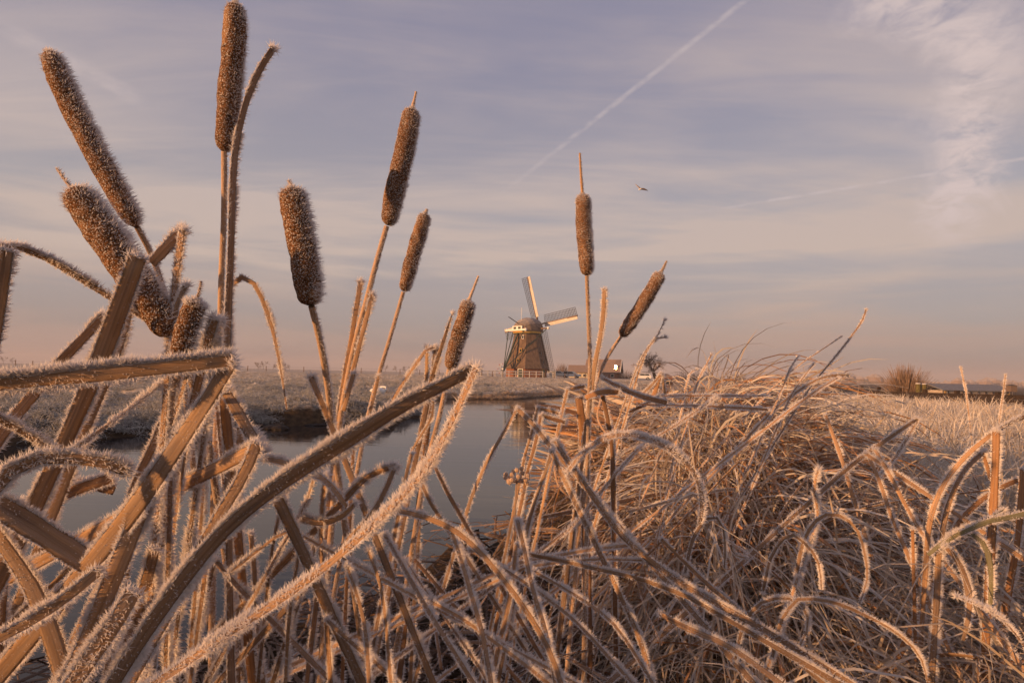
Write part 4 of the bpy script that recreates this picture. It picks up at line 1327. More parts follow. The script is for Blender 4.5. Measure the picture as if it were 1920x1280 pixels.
# ---- gull and swan
def gull():
    c = P(1201, 354, 45)
    t = add('gull', None, loc=c, label='single white gull gliding in the sky right of the windmill', cat='bird')
    ex, ez, ey = CR[:, 0], CR[:, 1], -CR[:, 2]
    s = 45 / F
    MB().rings([[tuple(ex * (x * s) + ez * (y * s) + ez * rr * s * math.cos(q) + ey * rr * s * math.sin(q)) for q in np.linspace(0, 2 * math.pi, 8, endpoint=False)]
                for x, y, rr in ((-4.2, -1.9, 0.2), (-3.0, -1.6, 0.9), (-1.0, -0.9, 1.7), (1.0, -0.2, 1.5), (3.0, 0.4, 0.7), (4.0, 0.5, 0.25))]).build('body', FEATHER, t, smooth=True)
    for pts_, ws, ch, m_ in ((((0.3, 0, 0), (-2.5, 3.4, 3), (-5.0, 6.6, 5), (-8.6, 11.5, 8)), (3.0, 2.8, 2.0, 0.6), unit(ey * 0.6 + ex * 0.5 + ez * 0.38), mat('lit wing feathers', (0.42, 0.33, 0.25), 0.8, 0.2, 10)),  # sunlit wing: the light is put into its paler colour
                     (((0.8, -0.2, 0), (4.5, -1.4, -3), (7.5, -3.2, -6), (11.5, -6.0, -9)), (2.4, 2.4, 1.9, 0.5), unit(ey * 0.85 + ex * -0.2 - ez * 0.45), mat('shaded wing feathers', (0.08, 0.06, 0.055), 0.8, 0.2, 10))):  # wing turned from the sun: shade put into its colour
        rings = []
        for (x, y, yy), wd in zip(pts_, ws):
            b = ex * x * s + ez * y * s + ey * yy * s
            rings.append([tuple(b + ch * wd * s * k1 + ez * wd * s * k2_) for k1, k2_ in ((-1.0, 0), (0, 0.16), (1.0, 0.02), (0, -0.1))])
        MB().rings(rings).build('wing', m_, t, smooth=True)
gull()
def swan():
    c = gp(712, 21.5)
    t = add('swan', None, loc=c + np.array([0, 0, 0.02]), rot=(0, 0, R(8)), label='white swan asleep on the far bank behind the long bent leaf', cat='bird')
    rings = []
    for x, z, ry, rz_ in ((-0.30, 0.16, 0.03, 0.02), (-0.24, 0.15, 0.10, 0.07), (-0.12, 0.14, 0.16, 0.13), (0.02, 0.145, 0.18, 0.145), (0.15, 0.14, 0.15, 0.13), (0.24, 0.13, 0.09, 0.09), (0.28, 0.13, 0.03, 0.04)):
        rings.append([(x, ry * math.cos(q), z + rz_ * math.sin(q)) for q in np.linspace(0, 2 * math.pi, 14, endpoint=False)])
    MB().rings(rings).build('body', FEATHER, t, smooth=True)
    for s in (-1, 1):
        MB().sphere((-0.06, 0.13 * s, 0.17), (0.22, 0.06, 0.10), 12, 7).build('wing', FEATHER, t, smooth=True)
    MB().tube([(0.24, 0, 0.15), (0.30, 0.0, 0.22), (0.27, 0.02, 0.30), (0.17, 0.05, 0.31), (0.07, 0.07, 0.295)], [0.05, 0.04, 0.034, 0.032, 0.03], 9).build('neck', FEATHER, t, smooth=True)
    hd = MB().sphere((0.03, 0.075, 0.29), (0.055, 0.035, 0.035), 10, 6).build('head', FEATHER, t, smooth=True)
    MB().tube([(-0.01, 0.078, 0.286), (-0.07, 0.085, 0.275)], [0.016, 0.007], 6).build('beak', OCHRE, hd)
swan()

# ---- peat clods and a log at the left bank
def clod(px, py, wd, hh, label, seed, name='peat_clod', cat='clod'):
    g = np.random.default_rng(seed)
    d = CAMZ * F / (py - (701 + 0.022 * (px - 960)))
    b = P(px, py, d)
    t = add(name, None, loc=(b[0], b[1], 0), label=label, cat=cat)
    for q in range(5):
        c = (g.normal(0, wd * 0.22), g.normal(0, wd * 0.12), hh * g.uniform(0.0, 0.4))
        rr = wd * g.uniform(0.16, 0.34)
        rings = []
        for k2 in range(6):
            a_ = -1.4 + 2.8 * k2 / 5
            rings.append([(c[0] + rr * math.cos(a_) * math.cos(th) * g.uniform(0.75, 1.2), c[1] + rr * 0.7 * math.cos(a_) * math.sin(th) * g.uniform(0.75, 1.2), c[2] + hh * 0.6 * math.sin(a_)) for th in np.linspace(0, 2 * math.pi, 11, endpoint=False)])
        MB().rings(rings).build('lump', SOD, t)
clod(500, 803, 0.75, 0.13, 'large black peat clod at the end of the left bank', 1)
clod(592, 797, 0.5, 0.05, 'flat black peat clod lying in the water off the left bank', 2)
clod(440, 800, 0.7, 0.22, 'lumpy black peat clod slumped from the left bank edge', 3)
lq = P(725, 790, CAMZ * F / (790 - 696))
lt_ = add('floating_log', None, loc=(lq[0], lq[1], 0.02), rot=(0, 0, R(12)), label='short dark log floating on the canal below the big bent leaf', cat='log')
MB().tube([(-0.19, 0, 0), (-0.1, 0.01, 0.006), (0.08, 0, 0.0), (0.19, 0.01, 0)], [0.03, 0.042, 0.04, 0.035], 9).build('bark', SOD, lt_)
MB().tube([(0.06, 0, 0.02), (0.1, 0.02, 0.08)], [0.016, 0.008], 6).build('stub', SOD, lt_)

# ================================================================== reeds and cattails at the front
LEAVES = []
FH = unit(np.array([0.78, 0.42, 0.45]))
def rooted(pts, reach=None):
    """carry a line on from its last point down into the ground"""
    e = np.asarray(pts[-1], float)
    prev = np.asarray(pts[max(0, len(pts) - 4)], float)
    d = unit(e - prev)
    if d[2] > -0.35:
        d = unit(np.array([d[0], d[1], -0.5]))
    hg = H1(e[0], e[1])
    L = max(0.0, (e[2] - hg + 0.04)) / -d[2]
    L = min(L, 1.3)
    n = max(2, int(L / 0.06))
    add_ = [e + d * L * q / n for q in range(1, n + 1)]
    return np.vstack([pts, add_])

def leaf(label, strokes, wpx, m=None, roll=0.0, fr=1.0, fl=1.0, root=False, taper=(0.9, 1.0), name='reed_leaf', cat='reed leaf', group=None, fc=None, thick=0.14):
    """strokes: list of ([(px,py)...], depth at start, depth at end); consecutive strokes meet in a sharp fold"""
    parts, fparts = [], []
    m = m or M_LEAF
    org = None
    for si, st in enumerate(strokes):
        pts, d0, d1 = st[:3]
        rl = st[3] if len(st) > 3 else roll
        wf = st[4] if len(st) > 4 else 1.0
        wp = np.array([P(x, y, d0 + (d1 - d0) * q / max(1, len(pts) - 1)) for q, (x, y) in enumerate(pts)])
        L = np.linalg.norm(np.diff(wp, axis=0), axis=1).sum()
        c = resample(wp, max(8, int(L / 0.016)))
        if root and si == len(strokes) - 1:
            c = rooted(c)
            c = resample(c, max(10, int(np.linalg.norm(np.diff(c, axis=0), axis=1).sum() / 0.018)), False)
        n = len(c)
        L = np.linalg.norm(np.diff(c, axis=0), axis=1).sum()
        t = tangents(c)
        view = unit(CAMLOC - c)
        sgn = 1 if si % 2 == 0 else -1
        rr = R(rl) + np.linspace(-0.5, 0.5, n) * rng.uniform(-1, 1) + 0.10 * np.sin(np.linspace(0, rng.uniform(4, 11), n) + rng.random() * 6)
        s = unit(np.cross(t, view))
        nn = np.cross(s, t)
        nrm = nn * np.cos(rr)[:, None] + s * np.sin(rr)[:, None]
        wid = 0.86 * wpx / F * (d0 + d1) / 2 * wf
        tp = np.interp(np.linspace(0, 1, n), [0, 0.06, 0.5, 1.0], [taper[0] * 0.92, taper[0], 1.0, taper[1]])
        if len(strokes) > 1 and si > 0:
            tp[0] *= 0.9
        wv_ = wid * tp * (1 + 0.06 * np.sin(np.linspace(0, 17, n) + si * 2 + rng.random() * 6) + 0.05 * np.sin(np.linspace(0, 41, n) + rng.random() * 6))
        th_ = thick
        v, f, uv, v3, o3 = blade_data(c, wv_, nrm, th_)
        if org is None:
            org = c[0].copy()
        parts.append((v - org, f, uv + np.array([rng.random() * 20, 0])))
        dm_ = (d0 + d1) / 2
        nf = int(L * 21000 * fr * min(1.0, 0.55 / dm_) * (0.5 + wid / 0.024))
        # rime where it can be seen from around the viewpoint
        pj = (v3.mean(1) - CAMLOC) @ CR
        sy = 640 + pj[:, 1] / pj[:, 2] * F
        sx_ = 960 - pj[:, 0] / pj[:, 2] * F
        vis = np.where((sy < 1400) & (sx_ > -160) & (sx_ < 2080))[0]
        if len(vis) < 3: continue
        lo_, hi_ = vis[0], vis[-1] + 1
        nf = int(nf * (hi_ - lo_) / n)
        fv, ff = blade_frost(v3[lo_:hi_] - org, o3[lo_:hi_], nf, 0.0052 * fl * min(1.25, 0.45 + 0.65 * dm_ / 0.5), 0.00046 * max(1.0, dm_ / 0.6), face=fc if fc is not None else (0.22 if fr < 1.25 else 0.45 if fr < 2.1 else 1.1))
        fparts.append((fv, [ff], None))
        # a tuft of longer needles where the leaf ends or breaks
        for end in ((0,) if si == 0 else (0, )):
            k_ = 90
            d_ = unit(rng.normal(0, 0.8, (k_, 3)) - t[end] * 0.5 + FB * 0.35)
            p_ = v3[end][rng.integers(0, 8, k_)] - org
            fv, ff = needles(p_, d_, 0.0068 * fl * (0.4 + 0.8 * rng.random(k_)) * min(1.3, dm_ / 0.45), 0.0005)
            fparts.append((fv, [ff], None))
    V, FF, UV = merge(parts)
    o = add(name, fastmesh(name, V, FF, [m], UV), loc=org, label=label, cat=cat, group=group)
    V, FF, _ = merge(fparts)
    add('frost', fastmesh('frost', V, FF, [FROST], smooth=False), o, kind='stuff')
    LEAVES.append(o)
    return o

def tube_frost(c, r, n, L, rad, g=rng, cover=2.2, bias=FB):
    t = tangents(c)
    seg = np.linalg.norm(np.diff(c, axis=0), axis=1)
    i = g.choice(len(seg), n, p=seg / seg.sum())
    q = g.random(n)[:, None]
    p = c[i] * (1 - q) + c[i + 1] * q
    rr = r[i] * (1 - q[:, 0]) + r[i + 1] * q[:, 0]
    d = g.normal(0, 1, (n, 3))
    d = unit(d - (d * t[i]).sum(1)[:, None] * t[i])
    p = p + d * rr[:, None]
    al = np.clip(0.5 + 0.5 * (d @ bias), 0, 1)
    keep = g.random(n) < 0.12 + 0.88 * al ** cover
    dd = unit(d + g.normal(0, 0.3, (n, 3)) + bias * 0.3)
    ln = L * (0.25 + 0.85 * g.random(n) ** 1.5) * (0.22 + 0.95 * al ** 1.5)
    return needles((p - d * 0.0004)[keep], dd[keep], ln[keep], rad * (0.6 + 0.6 * g.random(keep.sum())))

def cattail(label, spike, head, hw, stem, sw, d, hd=None, sd=None, fl=1.0, hroot=True, fmul=1.0):
    """all in photo pixels at depth d: spike and head run from top to bottom, stem goes on down"""
    dh0, dh1 = hd or (d, d)
    ds0, ds1 = sd or (dh1, dh1)
    def w3(pts, a, b):
        return np.array([P(x, y, a + (b - a) * q / max(1, len(pts) - 1)) for q, (x, y) in enumerate(pts)])
    sc = w3(stem, ds0, ds1)
    sc = resample(sc, 30)
    if hroot:
        sc = rooted(sc)
        sc = resample(sc, 46, False)
    base = sc[-1].copy()
    t = add('cattail', None, loc=base, label=label, cat='cattail')
    # stem
    rs = sw / F * (ds0 + ds1) / 2 / 2 * np.linspace(0.85, 1.35, len(sc))
    v, f, _ = tube_data(sc - base, rs, 8)
    L = np.linalg.norm(np.diff(sc, axis=0), axis=1).sum()
    s = np.linspace(0, L, len(sc))
    uv = np.stack(np.broadcast_arrays(s[:, None], np.linspace(0, 1, 8)[None, :]), -1).reshape(-1, 2)
    st_ = add('stem', fastmesh('stem', v, [f], [M_STEM], uv), t)
    fv, ff = tube_frost(sc - base, rs, int(L * 15000 * min(1, 0.9 / d)), 0.0038 * fl, 0.00045 * max(1, d / 0.6), cover=0.8)
    add('frost', fastmesh('frost', fv, [ff], [FROST], smooth=False), st_, kind='stuff')
    # seed head
    hc = resample(w3(head, dh0, dh1), 40)
    q = np.linspace(0, 1, 40)
    prof = np.interp(q, [0, 0.012, 0.035, 0.09, 0.3, 0.75, 0.93, 0.975, 1.0], [0.18, 0.5, 0.8, 0.95, 1.0, 0.98, 0.86, 0.62, 0.22])
    prof = prof * (1 + 0.025 * np.sin(q * 17 + px_seed(label)) + 0.02 * np.sin(q * 41))
    rh = 0.93 * hw / F * (dh0 + dh1) / 2 / 2 * prof
    v, f, _ = tube_data(hc - base, rh, 28)
    vv = v.reshape(40, 28, 3)
    ctr = (hc - base)[:, None]
    tq, th_ = np.linspace(0, 1, 40)[:, None], np.linspace(0, 2 * np.pi, 28, endpoint=False)[None, :]
    ph_ = rng.random(6) * 6.3
    low = sum(a_ * np.sin(kq * tq * 6.3 + kt * th_ + ph_[i_]) for i_, (a_, kq, kt) in enumerate(((0.03, 1.3, 1), (0.025, 2.7, 2), (0.018, 4.1, -1), (0.012, 7.0, 3), (0.01, 9.0, -2))))
    vv = ctr + (vv - ctr) * (1 + low)[:, :, None]
    bump = 1 + 0.022 * rng.normal(0, 1, (40, 28, 1)) * np.minimum(1, prof)[:, None, None]
    vv = ctr + (vv - ctr) * bump
    caps = np.stack([np.zeros(26, int), np.arange(1, 27), np.arange(2, 28)], -1)
    hd_ = add('seed_head', fastmesh('seed_head', vv.reshape(-1, 3), [f, caps, caps[:, ::-1] + 39 * 28], [M_HEAD]), t)
    Lh = np.linalg.norm(np.diff(hc, axis=0), axis=1).sum()
    area = Lh * 2 * math.pi * rh.max()
    parts = []
    parts.append(tube_frost(hc - base, rh, int(area * 520000 * fmul * min(1, (0.75 / d))), 0.0060 * fl, 0.00044 * max(1, d / 0.65), bias=FH, cover=3.2))
    parts.append(tube_frost(hc - base, rh, int(area * 520000 * fmul * min(1, (0.75 / d))), 0.0016, 0.0003 * max(1, d / 0.65), bias=FH, cover=2.0))
    # the top is capped in frost
    k_ = int(700 * fmul)
    i_ = rng.integers(0, 5, k_)
    th = rng.uniform(0, 2 * math.pi, k_)
    tt = tangents(hc)
    a1 = unit(np.cross(tt[i_], np.array([0.2, -0.9, 0.3])))
    a2 = np.cross(tt[i_], a1)
    d_ = a1 * np.cos(th)[:, None] + a2 * np.sin(th)[:, None]
    p_ = (hc - base)[i_] + d_ * rh[i_][:, None] * rng.uniform(0.6, 1, k_)[:, None]
    parts.append(needles(p_, unit(d_ * 0.8 - tt[i_] * 0.6 + rng.normal(0, 0.25, (k_, 3))), 0.0042 * fl * rng.uniform(0.3, 1.1, k_), 0.0004))
    V, FF, _ = merge([(a, [b], None) for a, b in parts])
    add('frost', fastmesh('frost', V, FF, [FROST], smooth=False), hd_, kind='stuff')
    # the thin dead male spike above the head
    if spike:
        pc = resample(w3(spike + [head[0]], dh0, dh0), 12)
        rp = np.linspace(0.0011, 0.0019, 12) * (dh0 / 0.7)
        v, f, _ = tube_data(pc - base, rp, 6)
        so_ = add('spike', fastmesh('spike', v, [f], [M_STEM], np.zeros((len(v), 2))), t)
        Ls = np.linalg.norm(np.diff(pc, axis=0), axis=1).sum()
        fv, ff = tube_frost(pc - base, rp, int(500 + Ls * 9000), 0.0046 * fl, 0.0004 * max(1, d / 0.65), bias=FB * 0.4)
        add('frost', fastmesh('frost', fv, [ff], [FROST], smooth=False), so_, kind='stuff')
    return t
def px_seed(s):
    return sum(ord(c) for c in s) % 17

# ---- cattails
cattail('tallest cattail, its head cut by the top edge of the photo', [(443, -2)], [(441, 6), (437, 100), (428, 200), (420, 284)], 43,
        [(420, 284), (420, 400), (415, 520), (412, 640), (405, 800), (400, 950), (398, 1100)], 11, 0.64, sd=(0.64, 0.72))
cattail('long leaning cattail with a dark head at upper left', None, [(90, 96), (130, 190), (185, 300), (255, 424)], 42,
        [(257, 426), (285, 480), (305, 540), (330, 640), (350, 760), (365, 900)], 11, 0.60, sd=(0.6, 0.72), fl=1.15)
cattail('fat tattered cattail head leaning behind leaves at left', [(106, 316), (122, 338)], [(136, 356), (190, 430), (250, 520), (322, 628)], 64,
        [(322, 628), (350, 690), (385, 800), (410, 960)], 14, 0.50, sd=(0.5, 0.64), fl=1.35)
cattail('stout upright cattail with rusty torn head at left centre', [(541, 338)], [(546, 352), (556, 410), (570, 490), (583, 572)], 54,
        [(584, 574), (600, 640), (614, 720), (622, 790), (632, 880), (646, 980)], 13, 0.58, sd=(0.58, 0.72), fl=1.3)
cattail('straight cattail with long brown head left of the windmill', [(780, 172), (777, 186)], [(773, 203), (760, 270), (742, 350), (727, 422)], 39,
        [(725, 424), (706, 490), (688, 560), (664, 650), (646, 740), (636, 800), (628, 900)], 11, 0.80, fl=1.0, fmul=1.2)
cattail('small thin cattail leaning right between two larger ones', [(801, 392)], [(797, 400), (783, 450), (768, 500), (757, 546)], 28,
        [(756, 547), (735, 620), (708, 710), (690, 780), (672, 870), (655, 960)], 8, 0.95, fl=1.05, fmul=1.4)
cattail('pale brown cattail just left of the windmill', [(897, 517), (888, 540)], [(879, 563), (866, 610), (852, 655), (843, 692)], 31,
        [(842, 692), (826, 770), (808, 840), (794, 900), (784, 960)], 10, 0.92, fl=1.1, fmul=1.5)
cattail('tall slim cattail with a long bare spike right of the windmill', [(1087, 287), (1089, 325)], [(1092, 364), (1094, 420), (1097, 470), (1100, 516)], 30,
        [(1100, 517), (1103, 600), (1106, 690), (1103, 800), (1100, 960)], 8, 1.10, fl=1.15, fmul=1.9)
cattail('cattail tilted far to the right above the farmhouse', [(1250, 489), (1245, 500)], [(1239, 511), (1217, 550), (1192, 590), (1164, 630)], 27,
        [(1164, 631), (1143, 662), (1122, 705), (1108, 760), (1100, 840)], 7, 1.12, fl=1.1, fmul=1.6)
cattail('short furry cattail squeezed among leaves below the leaning heads', [(377, 527), (374, 545)], [(368, 562), (355, 600), (344, 640), (336, 680)], 42,
        [(336, 680), (330, 740), (322, 840)], 12, 0.47, sd=(0.47, 0.6), fl=1.2, fmul=1.3)

# ---- single reed leaves, nearest and largest first
leaf('tall leaf curving right beside the tallest cattail', [([(512, 92), (490, 125), (468, 172), (450, 235), (440, 290), (436, 360), (433, 470), (428, 580), (424, 700), (426, 850)], 0.58, 0.62)], 27, roll=-48, root=True, taper=(0.9, 0.8))
leaf('thick bent leaf crossing level at left, white frost along its top', [([(436, 676), (300, 690), (150, 706), (-60, 726)], 0.40, 0.36), ], 34, fr=6.0, fl=1.5, taper=(1.0, 1.0), roll=-20, fc=0.15)
leaf('broad brown leaf falling left from the frosted fold at left centre', [([(432, 682), (380, 765), (320, 855), (255, 950), (180, 1045), (110, 1130), (40, 1215)], 0.40, 0.46)], 46, roll=10, fr=1.9, root=True, fc=0.2)
leaf('long dark leaf rising right to the big frosted fold at centre', [([(888, 694), (820, 728), (740, 770), (660, 822), (580, 872), (490, 934), (410, 1005), (345, 1085), (280, 1175), (200, 1300)], 0.45, 0.40)], 37, roll=-18, fr=3.8, fl=1.3, root=True, fc=0.15)
leaf('sunlit furry leaf sweeping from the central fold to lower left', [([(893, 690), (868, 745), (835, 815), (795, 885), (735, 950), (655, 1025), (560, 1100), (440, 1180), (300, 1275), (180, 1350)], 0.43, 0.38)], 33, roll=35, fr=3.6, fl=1.2, root=True, taper=(0.55, 1.25))
leaf('broad orange leaf standing up to a broken top at left', [([(258, 482), (236, 545), (212, 610), (182, 690), (150, 765), (112, 850), (75, 930), (25, 1030)], 0.46, 0.52)], 38, roll=-12, fr=1.1, root=True)
leaf('thin furry leaf drooping across the upper left corner fold', [([(-10, 462), (30, 462), (90, 486), (160, 528), (225, 570), (295, 612)], 0.42, 0.50)], 15, roll=45, fr=3.0, fl=1.2, taper=(1.3, 0.4))
leaf('cut brown leaf at the left edge under the drooping leaf', [([(12, 470), (4, 520), (-8, 600), (-25, 700)], 0.42, 0.44)], 30, roll=0, fr=0.9, root=True)
leaf('short folded leaf with a peaked top behind the orange leaf', [([(344, 432), (318, 458), (284, 494)], 0.52, 0.50, -25, 1.0), ], 24, fr=1.4, fl=1.1)
leaf('furry narrow leaf hanging from the peaked fold', [([(342, 432), (335, 480), (326, 550), (318, 630), (312, 720)], 0.51, 0.50)], 17, roll=40, fr=2.6, fl=1.15, root=True)
leaf('slanting dark leaf left of the orange leaf', [([(196, 592), (160, 630), (110, 682), (60, 742), (20, 792), (-20, 850)], 0.56, 0.52)], 24, roll=-25, fr=1.3, root=True)
leaf('narrow leaf standing behind the orange leaf at left', [([(240, 582), (225, 640), (200, 705), (172, 770), (150, 830)], 0.58, 0.60)], 24, roll=20, fr=1.1, root=True)
leaf('hair thin arching leaf drooping right of the tallest cattail', [([(432, 535), (448, 521), (470, 524), (492, 562), (511, 618), (526, 690), (538, 768)], 0.62, 0.60)], 9, roll=20, fr=1.6, fl=0.8, taper=(1.2, 0.35))
leaf('pale frosted leaf edge slanting down at left over the turf', [([(296, 722), (250, 760), (195, 802), (130, 850)], 0.50, 0.48)], 12, roll=50, fr=3.0, fl=1.2, root=False)
leaf('white furred leaf slanting in from the left edge', [([(-20, 775), (25, 800), (60, 820), (98, 845)], 0.42, 0.45)], 18, roll=45, fr=3.4, fl=1.3)
leaf('heavily frosted arched leaf at the left edge', [([(240, 884), (195, 866), (120, 858), (55, 862), (15, 885), (-25, 935)], 0.41, 0.38)], 32, roll=-20, fr=3.4, fl=1.5, root=True)
leaf('brown leaf slanting up to a folded frosted tip at left centre', [([(484, 838), (430, 866), (360, 900), (265, 950), (200, 985)], 0.50, 0.54, -10), ], 34, roll=-10, fr=1.3, root=True)
leaf('dark narrow leaf falling from the folded tip at left centre', [([(482, 832), (455, 895), (410, 970), (370, 1040), (330, 1120), (285, 1200)], 0.49, 0.46)], 30, roll=22, fr=1.4, root=True)
leaf('broad dark ribbed leaf crossing down right at the left edge', [([(-40, 925), (30, 968), (110, 1018), (182, 1066)], 0.42, 0.45)], 50, roll=0, fr=1.0)
leaf('sunlit orange leaf lying level behind the ribbed leaf', [([(210, 896), (160, 912), (90, 938), (10, 975), (-60, 1010)], 0.62, 0.60)], 30, roll=-15, fr=1.1, m=M_LEAF_O, root=True)
leaf('short orange leaf crossing under the arched frosted leaf', [([(95, 905), (150, 905), (215, 918)], 0.66, 0.62)], 22, roll=-15, fr=1.0, m=M_LEAF_O)
leaf('frosted leaf slanting up right at the lower left corner', [([(186, 1070), (140, 1108), (85, 1148), (20, 1185), (-50, 1220)], 0.42, 0.40)], 28, roll=-30, fr=2.2, fl=1.2, root=True, fc=0.35)
leaf('broad frosted leaf falling right at the lower left edge', [([(-20, 985), (25, 1045), (70, 1120), (110, 1230), (130, 1310)], 0.44, 0.44)], 42, roll=15, fr=1.5, root=True)
leaf('upright frosted leaf edge in the water gap at left', [([(352, 820), (342, 890), (330, 960), (318, 1060), (310, 1200)], 0.50, 0.52)], 15, roll=45, fr=1.9, fl=1.1, root=True)
leaf('blunt cut dark leaf standing in front of the water at lower left', [([(290, 1030), (278, 1080), (258, 1150), (235, 1240)], 0.48, 0.50)], 30, roll=-15, fr=1.5, root=True)
leaf('tall frost laden leaf leaning right at lower left', [([(285, 900), (255, 980), (222, 1060), (185, 1150), (140, 1250), (95, 1340)], 0.44, 0.42)], 40, roll=10, fr=2.4, fl=1.2, root=True, fc=0.5)
leaf('wide furry leaf at the bottom left corner', [([(250, 1110), (215, 1170), (165, 1240), (110, 1320)], 0.40, 0.39)], 44, roll=15, fr=3.0, fl=1.2, root=True, fc=0.6)
leaf('tall brown leaf standing in water below the tallest cattail', [([(408, 745), (418, 820), (426, 920), (430, 1040), (436, 1180)], 0.68, 0.72)], 24, roll=-5, fr=0.9, root=True, m=M_LEAF_O)
leaf('dark brown leaf sheath beside the tall leaf in water', [([(452, 800), (448, 880), (446, 980), (452, 1120)], 0.70, 0.74)], 20, roll=5, fr=0.8, root=True)
leaf('frayed broken leaf falling right from a torn top at left centre', [([(424, 735), (446, 772), (470, 815), (492, 850)], 0.56, 0.54)], 26, roll=-10, fr=1.7, fl=1.2)
leaf('torn upright leaf stub under the frayed top', [([(420, 742), (424, 790), (430, 850)], 0.60, 0.62)], 22, roll=10, fr=0.7, root=True, m=M_LEAF_O)
leaf('frosted leaf tip poking up beside the tallest stem', [([(402, 598), (390, 640), (378, 690)], 0.48, 0.5)], 20, roll=-10, fr=2.6, fl=1.4, root=True)
leaf('second frosted tip poking up right of the furry cattail', [([(412, 602), (405, 650), (398, 700)], 0.49, 0.5)], 12, roll=35, fr=2.6, fl=1.4, root=True)
leaf('small curled frosted tip left of the furry cattail', [([(348, 536), (338, 552), (328, 585), (326, 640)], 0.50, 0.5)], 12, roll=30, fr=2.0, fl=1.1, root=True)
leaf('narrow dark leaf leaning left out of the water at left centre', [([(318, 760), (290, 830), (255, 900), (238, 960)], 0.54, 0.55)], 20, roll=-25, fr=1.6, root=True)
leaf('pale narrow leaf hanging in front of the left bank', [([(352, 700), (330, 770), (300, 850), (262, 930)], 0.50, 0.50)], 16, roll=35, fr=2.2, root=True)
leaf('short cut brown leaf leaning left of the stout cattail stem', [([(582, 706), (596, 738), (612, 775), (624, 806)], 0.66, 0.66)], 15, roll=-10, fr=0.8, root=True)
leaf('slim leaf stub standing left of the straight cattail stem', [([(676, 528), (668, 580), (656, 650), (644, 720), (634, 800)], 0.80, 0.80)], 12, roll=-20, fr=1.1, root=True)
leaf('short leaf sheath hugging the straight cattail stem', [([(698, 552), (686, 600), (668, 670), (650, 740)], 0.79, 0.79)], 11, roll=10, fr=0.9)
leaf('low leaf sheath split from the straight cattail stem', [([(663, 700), (654, 732), (644, 770)], 0.78, 0.78)], 11, roll=0, fr=0.9)
leaf('small sheath leaf near the foot of the small thin cattail', [([(710, 705), (703, 735), (694, 770)], 0.94, 0.94)], 8, roll=0, fr=0.8)
leaf('dark leaf bending up to a frosted tip at centre', [([(742, 874), (712, 882), (680, 900), (650, 932)], 0.60, 0.62, -20)], 17, roll=-20, fr=1.6, fl=1.1, root=True)
leaf('orange leaf falling left from the frosted tip at centre', [([(738, 880), (720, 925), (690, 975), (655, 1010), (630, 1040)], 0.60, 0.62)], 15, roll=10, fr=0.8, root=True)
leaf('dark leaf falling right in the middle of the water gap', [([(508, 905), (530, 955), (552, 1000), (572, 1045)], 0.56, 0.58)], 26, roll=10, fr=1.5, root=True)
leaf('curved dark leaf joining the middle stems above the water', [([(665, 945), (640, 968), (600, 980), (560, 970)], 0.62, 0.60)], 15, roll=-30, fr=1.9)
leaf('slim frosted leaf crossing over the stout cattail stem', [([(498, 860), (535, 868), (575, 885), (612, 902), (650, 950)], 0.57, 0.60)], 14, roll=-30, fr=2.0)
leaf('frosted upright leaf edge left of the stout stem', [([(612, 890), (604, 950), (602, 1020), (608, 1100)], 0.60, 0.62)], 16, roll=40, fr=2.0, root=True)
leaf('furry leaf slanting to the water left of the stout stem', [([(588, 898), (575, 940), (556, 975)], 0.60, 0.60)], 13, roll=30, fr=2.4, root=True)
leaf('sunlit blunt leaf stub beside the small thin cattail', [([(664, 822), (662, 850), (660, 890)], 0.93, 0.93)], 9, roll=0, fr=0.7, root=True, m=M_LEAF_O)
leaf('orange stub of broken leaf standing left of the central fold', [([(800, 650), (800, 700), (796, 790), (790, 900)], 0.98, 0.98)], 9, roll=5, fr=0.7, root=True)
leaf('upright brown leaf stub with dark face beside the pale cattail', [([(818, 652), (812, 700), (804, 740)], 0.97, 0.97)], 13, roll=15, fr=0.7, root=True)
leaf('frosted leaf arching left from the dark leaf stub', [([(816, 650), (800, 655), (775, 690), (745, 735), (715, 790)], 0.97, 0.95)], 9, roll=35, fr=2.0)
leaf('pointed leaf blade rising beside the pale cattail', [([(848, 588), (836, 625), (822, 668), (812, 700)], 0.95, 0.96)], 9, roll=0, fr=1.2, taper=(0.3, 1.0))
leaf('sunlit stem leaf standing in the water below the central fold', [([(808, 750), (800, 820), (792, 890), (784, 960)], 0.98, 0.98)], 13, roll=0, fr=0.6, root=True, m=M_LEAF_O)
leaf('thin curled leaf looping down to the water at centre', [([(812, 742), (810, 780), (790, 815), (772, 845), (768, 862)], 0.95, 0.95)], 6, roll=20, fr=0.9)
leaf('furry short leaf stub before the water at centre', [([(772, 850), (764, 880), (754, 930)], 0.86, 0.86)], 10, roll=10, fr=1.6, root=True)
leaf('orange leaf fallen right from the bank over the dark water', [([(814, 872), (840, 925), (860, 960), (874, 985)], 0.95, 0.95)], 10, roll=0, fr=1.0, root=True, m=M_LEAF_O)
leaf('dark leaf leaning right below the sunlit furry leaf', [([(788, 900), (806, 940), (824, 968)], 0.85, 0.85)], 9, roll=0, fr=1.2, root=True)
leaf('left half of the sharp tent shaped leaf before the reflection', [([(970, 766), (945, 810), (915, 862), (885, 930), (868, 985)], 0.98, 0.98)], 9, roll=25, fr=1.3, root=True)
leaf('right half of the sharp tent shaped leaf before the reflection', [([(970, 766), (1000, 796), (1028, 832), (1060, 868), (1100, 915)], 0.96, 0.90)], 12, roll=-15, fr=1.5, root=True)
leaf('leaf rising to the second peak right of the tent leaf', [([(1036, 842), (1024, 880), (1006, 930), (990, 985), (980, 1040)], 0.84, 0.86)], 11, roll=20, fr=1.6, root=True)
